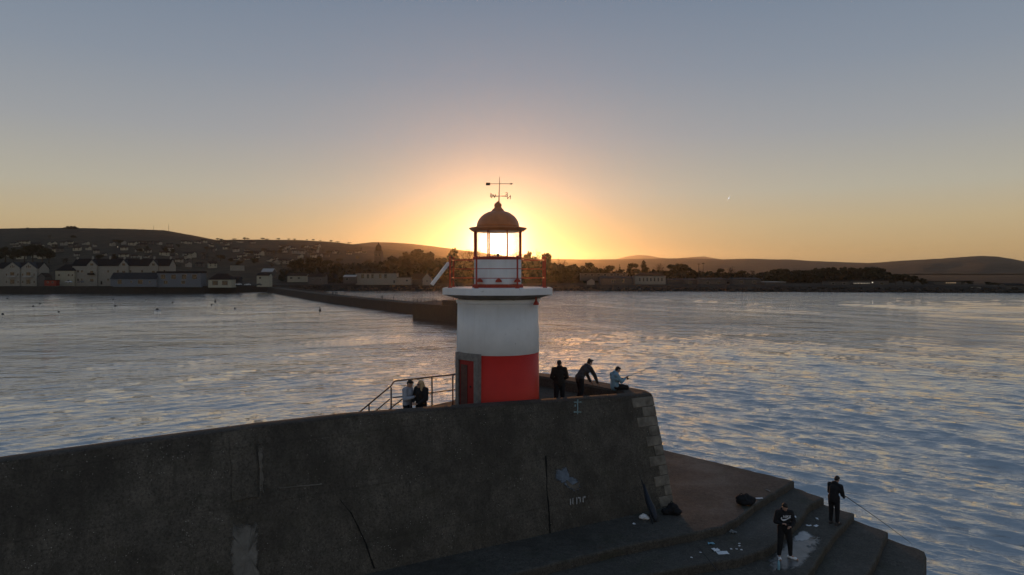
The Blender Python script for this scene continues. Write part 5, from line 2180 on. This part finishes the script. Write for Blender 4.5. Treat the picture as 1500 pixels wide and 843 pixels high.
    if hairstyle == 'short':
        h.ellipsoid(hd + F @ Vector((0, -.02, .045)), (.083, .094, .08), F)
        h.ellipsoid(hd + F @ Vector((0, -.055, .0)), (.076, .06, .085), F)
        h.ellipsoid(hd + F @ Vector((0, .055, .085)), (.055, .04, .03), F)
    elif hairstyle == 'tousled':
        rr = random.Random(4)
        h.ellipsoid(hd + F @ Vector((0, -.02, .05)), (.09, .1, .085), F)
        h.ellipsoid(hd + F @ Vector((0, -.05, .0)), (.082, .065, .085), F)
        for _ in range(12):
            v = Vector((rr.uniform(-.07, .07), rr.uniform(-.09, .085), rr.uniform(.07, .125)))
            h.ellipsoid(hd + F @ v, (.03, .03, .025), F)
    else:                                                            # long
        h.ellipsoid(hd + F @ Vector((0, -.025, .035)), (.09, .1, .09), F)
        for s in (-1, 1):
            h.capsule(hd + F @ Vector((s * .065, -.02, .04)), hd + F @ Vector((s * .085, .03, -.2)), .05, .045)
            h.capsule(hd + F @ Vector((s * .085, .03, -.2)), hd + F @ Vector((s * .09, .07, -.42)), .045, .028)
        h.capsule(hd + F @ Vector((0, -.06, 0)), hd + F @ Vector((0, -.13, -.3)), .085, .07)
    local('hair', remesh(h, .011, 3, 'hair', [hair]), o)
    if extra:
        extra(o, J, F)
    return o, J, F


def add_phone(holder_world, label, tilt, yaw):
    m = MB()
    m.box((-.038, -.075, -.005), (.038, .075, .005))
    m.bevel(.004, 2)
    o = thing('phone', label, 'phone', tuple(holder_world))
    c = local('case', m.mesh('case', M['plastic']), o)
    m = MB()
    m.box((-.034, -.07, .0051), (.034, .07, .0062))
    local('screen', m.mesh('screen', M['screen']), o)
    o.rotation_euler = (tilt, 0, yaw)
    return o


def wpt(o, p):
    return Matrix.LocRotScale(o.location, o.rotation_euler, o.scale) @ Vector(p)


# couple behind the wall
ZL = RZ(-5.2)
loc = P(597, 600, 21.75)
loc.z = zy(556.5, 21.75) - 1.70
p1, J, F = person('man in a pale grey jacket bowing his head towards the blond woman', loc, R(-108), dict(
    head=(.02, .1, 1.585), face=(.1, .8, -.55), neck=(0, .03, 1.46), chest=(0, .02, 1.28),
    elr=(.27, .04, 1.12), wrr=(.12, .27, 1.18), har=(.02, .33, 1.22), ell=(-.26, .08, 1.14), wrl=(-.1, .28, 1.15), hal=(0, .34, 1.18)),
    M['greycloth'], M['blackcloth'], M['blackcloth'], M['darkhair'], 'short', hood=False)
add_phone(wpt(p1, (.0, .4, 1.2)), 'dark phone in the hand of the man in the grey jacket', R(30), R(-108))


def shades(o, J, F):
    m = MB()
    for s in (-1, 1):
        m.ellipsoid(J['head'] + F @ Vector((s * .034, .086, .005)), (.032, .012, .026), F)
        m.tube([J['head'] + F @ Vector((s * .06, .08, .01)), J['head'] + F @ Vector((s * .084, -.01, .005))], .005, 5)
    m.tube([J['head'] + F @ Vector((-.03, .095, .01)), J['head'] + F @ Vector((.03, .095, .01))], .005, 5)
    local('sunglasses', m.mesh('sunglasses', M['plastic']), o)


loc = P(617, 600, 21.6)
loc.z = zy(557.5, 21.6) - 1.68
p2, J, F = person('woman with long blond hair, sunglasses and a black coat beside the grey-jacketed man', loc, R(146), dict(
    head=(0, .05, 1.57), face=(.25, 1, -.15), wrl=(-.1, .24, .98), hal=(-.02, .32, .98), wrr=(.12, .25, 1.0), har=(.03, .33, 1.0), elr=(.25, .05, 1.12), ell=(-.25, .05, 1.12)),
    M['blackcloth'], M['blackcloth'], M['blackcloth'], M['blond'], 'long', hood=False, extra=shades)

# three on the pier head
loc = P(819.5, 560, 23.95)
loc.z = ZD
person('man in dark hooded jacket standing with his back turned, right of the lighthouse', loc, R(4), dict(
    head=(0, .06, 1.59), face=(0, 1, -.35), wrl=(-.14, .2, 1.0), hal=(-.06, .26, .98), wrr=(.14, .2, 1.0), har=(.06, .26, .98), ell=(-.27, 0, 1.13), elr=(.27, 0, 1.13)),
    M['browncloth'], M['blackcloth'], M['blackcloth'], M['darkhair'], 'short', scale=1.0)
loc = P(854, 560, 25.3)
loc.z = ZD
person('man in dark jacket leaning forward with his hands on the curved parapet', loc, R(-58), dict(
    pelvis=(0, -.16, .93), chest=(0, .08, 1.19), neck=(0, .22, 1.33), head=(0, .32, 1.43), face=(.15, .85, -.45),
    shl=(-.19, .19, 1.25), shr=(.19, .19, 1.25), ell=(-.22, .36, .97), elr=(.22, .38, .97), wrl=(-.2, .5, .70), wrr=(.2, .52, .70), hal=(-.2, .6, .62), har=(.2, .62, .62),
    hil=(-.095, -.16, .9), hir=(.095, -.16, .9), knl=(-.11, -.06, .49), knr=(.11, -.14, .49), anl=(-.12, -.12, .085), anr=(.12, -.22, .085), tol=(-.14, .08, .03), tor=(.14, -.02, .03)),
    M['darkgrey'], M['blackcloth'], M['blackcloth'], M['darkhair'], 'tousled', scale=1.0)
loc = P(900, 570, 25.5)
loc.z = ZT - .88
p5, J, F = person('man in a light blue hoodie sitting on the parapet with a thin fishing rod', loc, R(-68), dict(
    pelvis=(0, 0, .99), chest=(0, .03, 1.28), neck=(0, .08, 1.47), head=(0, .15, 1.585), face=(0, .85, -.5),
    elr=(.24, .16, 1.17), wrr=(.12, .38, 1.25), har=(.06, .46, 1.29), ell=(-.24, .14, 1.17), wrl=(-.12, .36, 1.22), hal=(-.05, .44, 1.26),
    hil=(-.095, .02, .97), hir=(.095, .02, .97), knl=(-.13, .44, .93), knr=(.13, .45, .94), anl=(-.14, .52, .5), anr=(.14, .53, .5), tol=(-.15, .7, .42), tor=(.15, .71, .42)),
    M['bluecloth'], M['blackcloth'], M['blackcloth'], M['darkhair'], 'short')
SEATED = wpt(p5, (.02, .5, 1.29))


# man with white shoes on the steps
def logo(o, J, F):
    lg = bpy.data.objects.new('chest_logo', None)
    COL.objects.link(lg)
    lg.parent = o
    me = text_mesh('NIKE', .105, .006, 'lettering', M['print'], .25)
    y = .192
    me.transform(Matrix.Translation((-.005, y, 1.335)) @ Matrix.Rotation(R(180), 4, 'Z') @ Matrix.Rotation(R(90), 4, 'X'))
    local('lettering', me, lg)
    # the curved tick under the letters
    up = [(-.14, .02), (-.135, -.03), (-.11, -.055), (-.06, -.05), (.13, .02)]
    lo = [(.13, .02), (-.04, -.075), (-.09, -.09), (-.13, -.075), (-.16, -.035)]
    m = MB()
    pts = [( -x, z) for x, z in (up + lo[1:])]
    fr = [m.bm.verts.new((x, y + .012, 1.30 + z)) for x, z in pts]
    bk = [m.bm.verts.new((x, y - .03, 1.30 + z)) for x, z in pts]
    m.bm.faces.new(fr)
    m.bm.faces.new(bk[::-1])
    for i in range(len(pts)):
        j = (i + 1) % len(pts)
        m.bm.faces.new((fr[i], bk[i], bk[j], fr[j]))
    bmesh.ops.recalc_face_normals(m.bm, faces=m.bm.faces)
    local('tick', m.mesh('tick', M['print']), lg)


loc = G(1149, 818, ZP[2])
p6, J, F = person('young man in black with white shoes and a white chest logo standing on the steps', loc, R(176), dict(
    head=(0, .07, 1.59), face=(-.12, .85, -.55), neck=(0, .02, 1.47),
    ell=(-.27, .04, 1.13), wrl=(-.13, .24, 1.06), hal=(-.03, .3, 1.06), elr=(.27, .02, 1.13), wrr=(.15, .22, 1.13), har=(.06, .29, 1.16),
    knl=(-.15, .05, .5), knr=(.13, .03, .5), anl=(-.18, .0, .085), anr=(.16, .0, .085), tol=(-.34, .15, .03), tor=(.18, .2, .03)),
    M['blackcloth'], M['blackcloth'], M['whiteshoe'], M['darkhair'], 'short', extra=logo, scale=.99)
add_phone(wpt(p6, (.02, .34, 1.14)), 'small dark phone in the hands of the man with white shoes', R(30), R(176))

# angler
loc = G(1221.5, 768, ZP[2])
p7, J, F = person('angler in black hooded jacket holding a long rod at the edge of the steps', loc, R(-52), dict(
    pelvis=(0, -.04, .94), chest=(0, .04, 1.24), neck=(0, .13, 1.42), head=(0, .23, 1.53), face=(.1, .85, -.5),
    shl=(-.19, .1, 1.34), shr=(.19, .1, 1.34), ell=(-.24, .16, 1.06), elr=(.25, .12, 1.06), wrl=(-.1, .4, 1.04), wrr=(.1, .38, 1.0), hal=(-.04, .5, 1.04), har=(.04, .48, .99)),
    M['blackcloth'], M['blackcloth'], M['darkgrey'], M['darkhair'], 'short', scale=.98)


def rod(label, a, b, reel_at, bend=0.0, thick=.012):
    o = thing('fishing_rod', label, 'fishing rod', tuple(a))
    a, b = Vector(a), Vector(b)
    pts = [a.lerp(b, i / 8) + Vector((0, 0, -bend * (i / 8) ** 2)) for i in range(9)]
    m = MB()
    m.tube(pts, thick, 6, r2=.006)
    m.build('rod_blank', M['plastic'], o)
    d = (b - a).normalized()
    m = MB()
    m.tube([a - d * .35, a + d * .15], .019, 8)
    m.build('grip', M['blackcloth'], o)
    c = a + d * reel_at + Vector((0, 0, -.075))
    m = MB()
    m.ellipsoid(c, (.045, .045, .05))
    m.tube([c, c + Vector((0, 0, .075))], .012, 6)
    m.tube([c, c + Vector((.09, -.03, .02))], .008, 5)
    m.ellipsoid(c + Vector((.09, -.03, .02)), (.018, .018, .018))
    m.build('reel', M['iron'], o)
    return o


rod('thin fishing rod held by the seated man in blue, pointing out over the sea', SEATED, P(958, 535.5, 27.4), .1, .04, .01)
hand = wpt(p7, (.0, .47, 1.0))
rod('long fishing rod held by the angler, pointing down over the sea', hand, P(1335, 791, 22.6), .12, .12, .013)
rod('fishing rod lying across the step edge at the bottom of the picture', G(1071, 861, RZ(-8.5)), G(1022, 800, RZ(-8.0)), .35, 0.0, .016)

# people far away on the other pier
rp = random.Random(2)


def far_person(loc, yaw, label, h=1.75):
    m = MB()
    k = h / 1.75
    for s in (-1, 1):
        m.capsule((s * .1, 0, .9), (s * .11, .02, .08), .11, .07, 8)
        m.capsule((s * .11, .0, .05), (s * .12, .18, .04), .05, .045, 8)
        m.capsule((s * .21, 0, 1.4), (s * .27, .03, 1.12), .075, .06, 8)
        m.capsule((s * .27, .03, 1.12), (s * .2, .16, .92), .06, .045, 8)
    m.capsule((0, 0, .95), (0, 0, 1.35), .16, .18, 10)
    m.capsule((-.18, 0, 1.4), (.18, 0, 1.4), .08, .08, 8)
    m.capsule((0, 0, 1.42), (0, .02, 1.58), .06, .06, 8)
    m.ellipsoid((0, .03, 1.63), (.085, .1, .12))
    o = bpy.data.objects.new('person', remesh(m, .035, 1, 'person', [M['blackcloth']]))
    COL.objects.link(o)
    o.location = loc
    o.rotation_euler = (0, 0, yaw)
    o.scale = (k, k, k)
    tag(o, label, 'person', 'people far off on the other pier')


def on_pier(px):
    """A spot on the far pier's walkway under this part of the picture."""
    best = None
    for A, B in zip(line, line[1:]):
        for i in range(60):
            p = A.lerp(B, i / 60) + Vector((3.2, 1.2, 3.55))
            e = abs(p.x / p.y * 1000 + 750 - px)
            if best is None or e < best[0]:
                best = (e, p)
    return best[1]


for px, lab, h in ((487.8, 'leftmost of three tiny people close together on the far pier', 1.85), (491.2, 'middle one of three tiny people close together on the far pier', 1.7),
                   (494, 'rightmost of three tiny people close together on the far pier', 1.85), (560, 'tiny figure standing alone on the far pier, left of a second one', 1.8),
                   (575.5, 'tiny figure on the far pier nearest the lighthouse', 1.8), (564.5, 'very small child figure beside the lone figure on the far pier', .9)):
    far_person(on_pier(px), rp.uniform(0, 6), lab, h)
far_person(P(664.5, 439.5, 193) - Vector((0, 0, 0)), 1.0, 'tiny figure sitting low on the end block of the far pier', .9)

# ---------------------------------------------------------------- things left on the steps
def blob_bag(name, label, px, py, z, parts, mat, cat='bag', voxel=.025):
    g = G(px, py, z)
    o = thing(name, label, cat, tuple(g))
    m = MB()
    for c, r in parts:
        m.ellipsoid(c, r)
    me = remesh(m, voxel, 1, 'body', [mat])
    for v in me.vertices:
        q = v.co * 9 + Vector((px, py, 0))
        k_ = mnoise.fractal(q, 1.0, 2.0, 3) * .035
        v.co += v.normal * k_ if v.co.z > .03 else Vector((0, 0, 0))
    local('body', me, o)
    m = MB()
    c, r = parts[0]
    m.tube([(c[0] - r[0] * .6, c[1], c[2] + r[2] * .7), (c[0] - r[0] * .2, c[1] - .05, c[2] + r[2] * 1.35), (c[0] + r[0] * .4, c[1], c[2] + r[2] * .8)], .014, 6)
    local('strap', m.mesh('strap', mat), o)
    return o


blob_bag('tackle_bag', 'black tackle bag lying on the landing above the steps', 1092, 739, ZP[0],
         [((-.12, 0, .16), (.22, .17, .18)), ((.17, .02, .14), (.2, .16, .15)), ((0, -.12, .1), (.24, .1, .1)), ((.02, .05, .26), (.12, .1, .1))], M['blackcloth'])
blob_bag('rucksack', 'black rucksack slumped at the foot of the wall corner', 985, 753, ZP[0],
         [((.0, 0, .17), (.2, .16, .2)), ((-.22, -.06, .1), (.17, .12, .11)), ((.14, -.1, .1), (.17, .13, .1))], M['blackcloth'])
blob_bag('plastic_bag', 'crumpled white plastic bag on the ledge below the wall', 943, 761, ZP[0],
         [((0, 0, .08), (.13, .09, .09)), ((.1, -.03, .05), (.08, .07, .06)), ((-.09, .02, .07), (.06, .05, .07))], M['paper'], voxel=.02)

# folded umbrella leaning on the wall
ub = thing('umbrella', 'closed navy blue umbrella leaning on the wall near its corner', 'umbrella', tuple(G(962, 765, ZP[0])))
ua, ub1 = onwall(937, 703, .10), G(961, 764, ZP[0] + .03)
m = MB()
m.tube([ub1.lerp(ua, t) + Vector((.02 * math.sin(9 * t), 0, .0)) for t in (0, .1, .3, .5, .7, .88)], [.04, .1, .125, .1, .065, .03], 9)
m.build('canopy', M['umbrella'], ub)
m = MB()
m.tube([ub1, ub1.lerp(ua, .9), ua], .016, 6)
m.build('shaft', M['iron'], ub)
rod('fishing rod standing against the wall beside the umbrella', G(955, 764, ZP[0] + .06), onwall(934, 690, .06), .3, 0.0, .014)

# litter
def litter(label, px, py, z, w, l, mat, rz, crumple=.02, name='paper_scrap', cat='litter', grp=None):
    g = G(px, py, z)
    m = MB()
    rr = random.Random(int(px * 7 + py))
    n = 4
    top = [[m.bm.verts.new(((i / n - .5) * w, (j / n - .5) * l, .006 + rr.uniform(0, crumple))) for j in range(n + 1)] for i in range(n + 1)]
    bot = [[m.bm.verts.new((v.co.x, v.co.y, v.co.z - .004)) for v in r_] for r_ in top]
    for i in range(n):
        for j in range(n):
            m.bm.faces.new((top[i][j], top[i + 1][j], top[i + 1][j + 1], top[i][j + 1]))
            m.bm.faces.new((bot[i][j], bot[i][j + 1], bot[i + 1][j + 1], bot[i + 1][j]))
    for i in range(n):
        m.bm.faces.new((top[i][0], bot[i][0], bot[i + 1][0], top[i + 1][0]))
        m.bm.faces.new((top[i][n], top[i + 1][n], bot[i + 1][n], bot[i][n]))
        m.bm.faces.new((top[0][i], top[0][i + 1], bot[0][i + 1], bot[0][i]))
        m.bm.faces.new((top[n][i], bot[n][i], bot[n][i + 1], top[n][i + 1]))
    o = m.build(name, mat, None, g)
    o.rotation_euler = (0, 0, rz)
    tag(o, label, cat, grp)


litter('largest white paper rectangle on the second step, near the fishing rod', 1058.5, 810.5, ZP[1], .34, .22, M['paper'], .1, .015)
litter('crumpled white scrap left of the largest paper rectangle', 1048.5, 806.5, ZP[1], .22, .16, M['paper'], .3, .04)
litter('blue wrapper on the second step below the landing edge', 1042, 797.5, ZP[1], .2, .14, M['bluelitter'], -.2, .04, 'wrapper')
litter('pale crumpled bag scrap on the step under the tackle bag', 1073, 780.5, ZP[1], .17, .26, M['litterdim'], .4, .07)
litter('small white card beside the black tackle bag', 1112, 730.5, ZP[0], .26, .1, M['paper'], .1, .012)
litter('white scrap on the step behind the man with white shoes', 1161.5, 757.5, ZP[1], .2, .13, M['paper'], -.1, .02)
litter('small white scrap on the ledge left of the plastic bag', 929, 768.5, ZP[0], .11, .1, M['paper'], .6, .04)
litter('thin pale stick-like scrap at the edge of the landing', 1125, 719.5, ZP[0], .06, .24, M['litterdim'], .3, .03)
for i, (px, py, w, l) in enumerate(((1185, 770.5, .18, .1), (1195.5, 771, .2, .1), (1197, 760.5, .16, .07), (1185, 800.8, .12, .1), (1198, 797, .09, .08), (1196, 792, .08, .1), (1199, 788.5, .08, .08), (1190.5, 798.5, .1, .06))):
    litter('small pale scrap of litter around the wet patch on the third step', px, py, ZP[2], w, l, M['paper'] if i < 3 else M['litterdim'], i * .7, .02, grp='pale scraps around the wet patch')
for i, (px, py) in enumerate(((1071, 805), (1079, 805), (1083, 800.5), (1086, 806), (1083, 797), (1026, 810), (1013, 817.5), (1155, 797))):
    litter('tiny white crumb of litter on the second step', px, py, ZP[1] if px < 1150 else ZP[2], .06, .06, M['paper'], i, .02, grp='tiny crumbs of litter on the second step')

# wet patches on the third step
def floor_patch(name, label, pts, z, mat, rag, seed, cat):
    rnd = random.Random(seed)
    out = []
    for a_, b_ in zip(pts, pts[1:] + pts[:1]):
        for i in range(7):
            t = i / 7
            out.append(G(lerp(a_[0], b_[0], t) + rnd.uniform(-rag, rag), lerp(a_[1], b_[1], t) + rnd.uniform(-rag, rag) * .6, z))
    m = MB()
    fade_fan(m, out, lambda q: q, .66)
    if sum(f.normal.z for f in m.bm.faces) < 0:
        bmesh.ops.reverse_faces(m.bm, faces=m.bm.faces)
    tag(m.build(name, mat), label, cat)


floor_patch('damp_patch', 'dull damp stain spreading over the third step around the man with white shoes',
            [(1138, 806), (1165, 782), (1205, 786), (1196, 808), (1170, 836), (1128, 838), (1126, 820)], ZP[2] + .005, M['film'], 2.2, 5, 'stain')
floor_patch('pale_patch', 'pale bright patch on the third step beside the white-shoed man',
            [(1161, 789.5), (1170, 779), (1177, 777), (1186, 780), (1191, 786), (1184, 792), (1172, 794), (1163, 793)], ZP[2] + .01, M['wetpale'], 1.1, 6, 'puddle')
# bottle by the man's foot
bt = thing('water_bottle', 'pale plastic bottle standing before the white shoes', 'bottle', tuple(G(1140.8, 835, ZP[2])))
m = MB()
m.lathe([(.03, 0), (.035, .01), (.035, .2), (.03, .23), (.014, .27), (.014, .29)], 16)
local('body', m.mesh('body', M['bluelitter']), bt)
m = MB()
m.lathe([(.017, .29), (.017, .315)], 12)
local('cap', m.mesh('cap', M['paper']), bt)
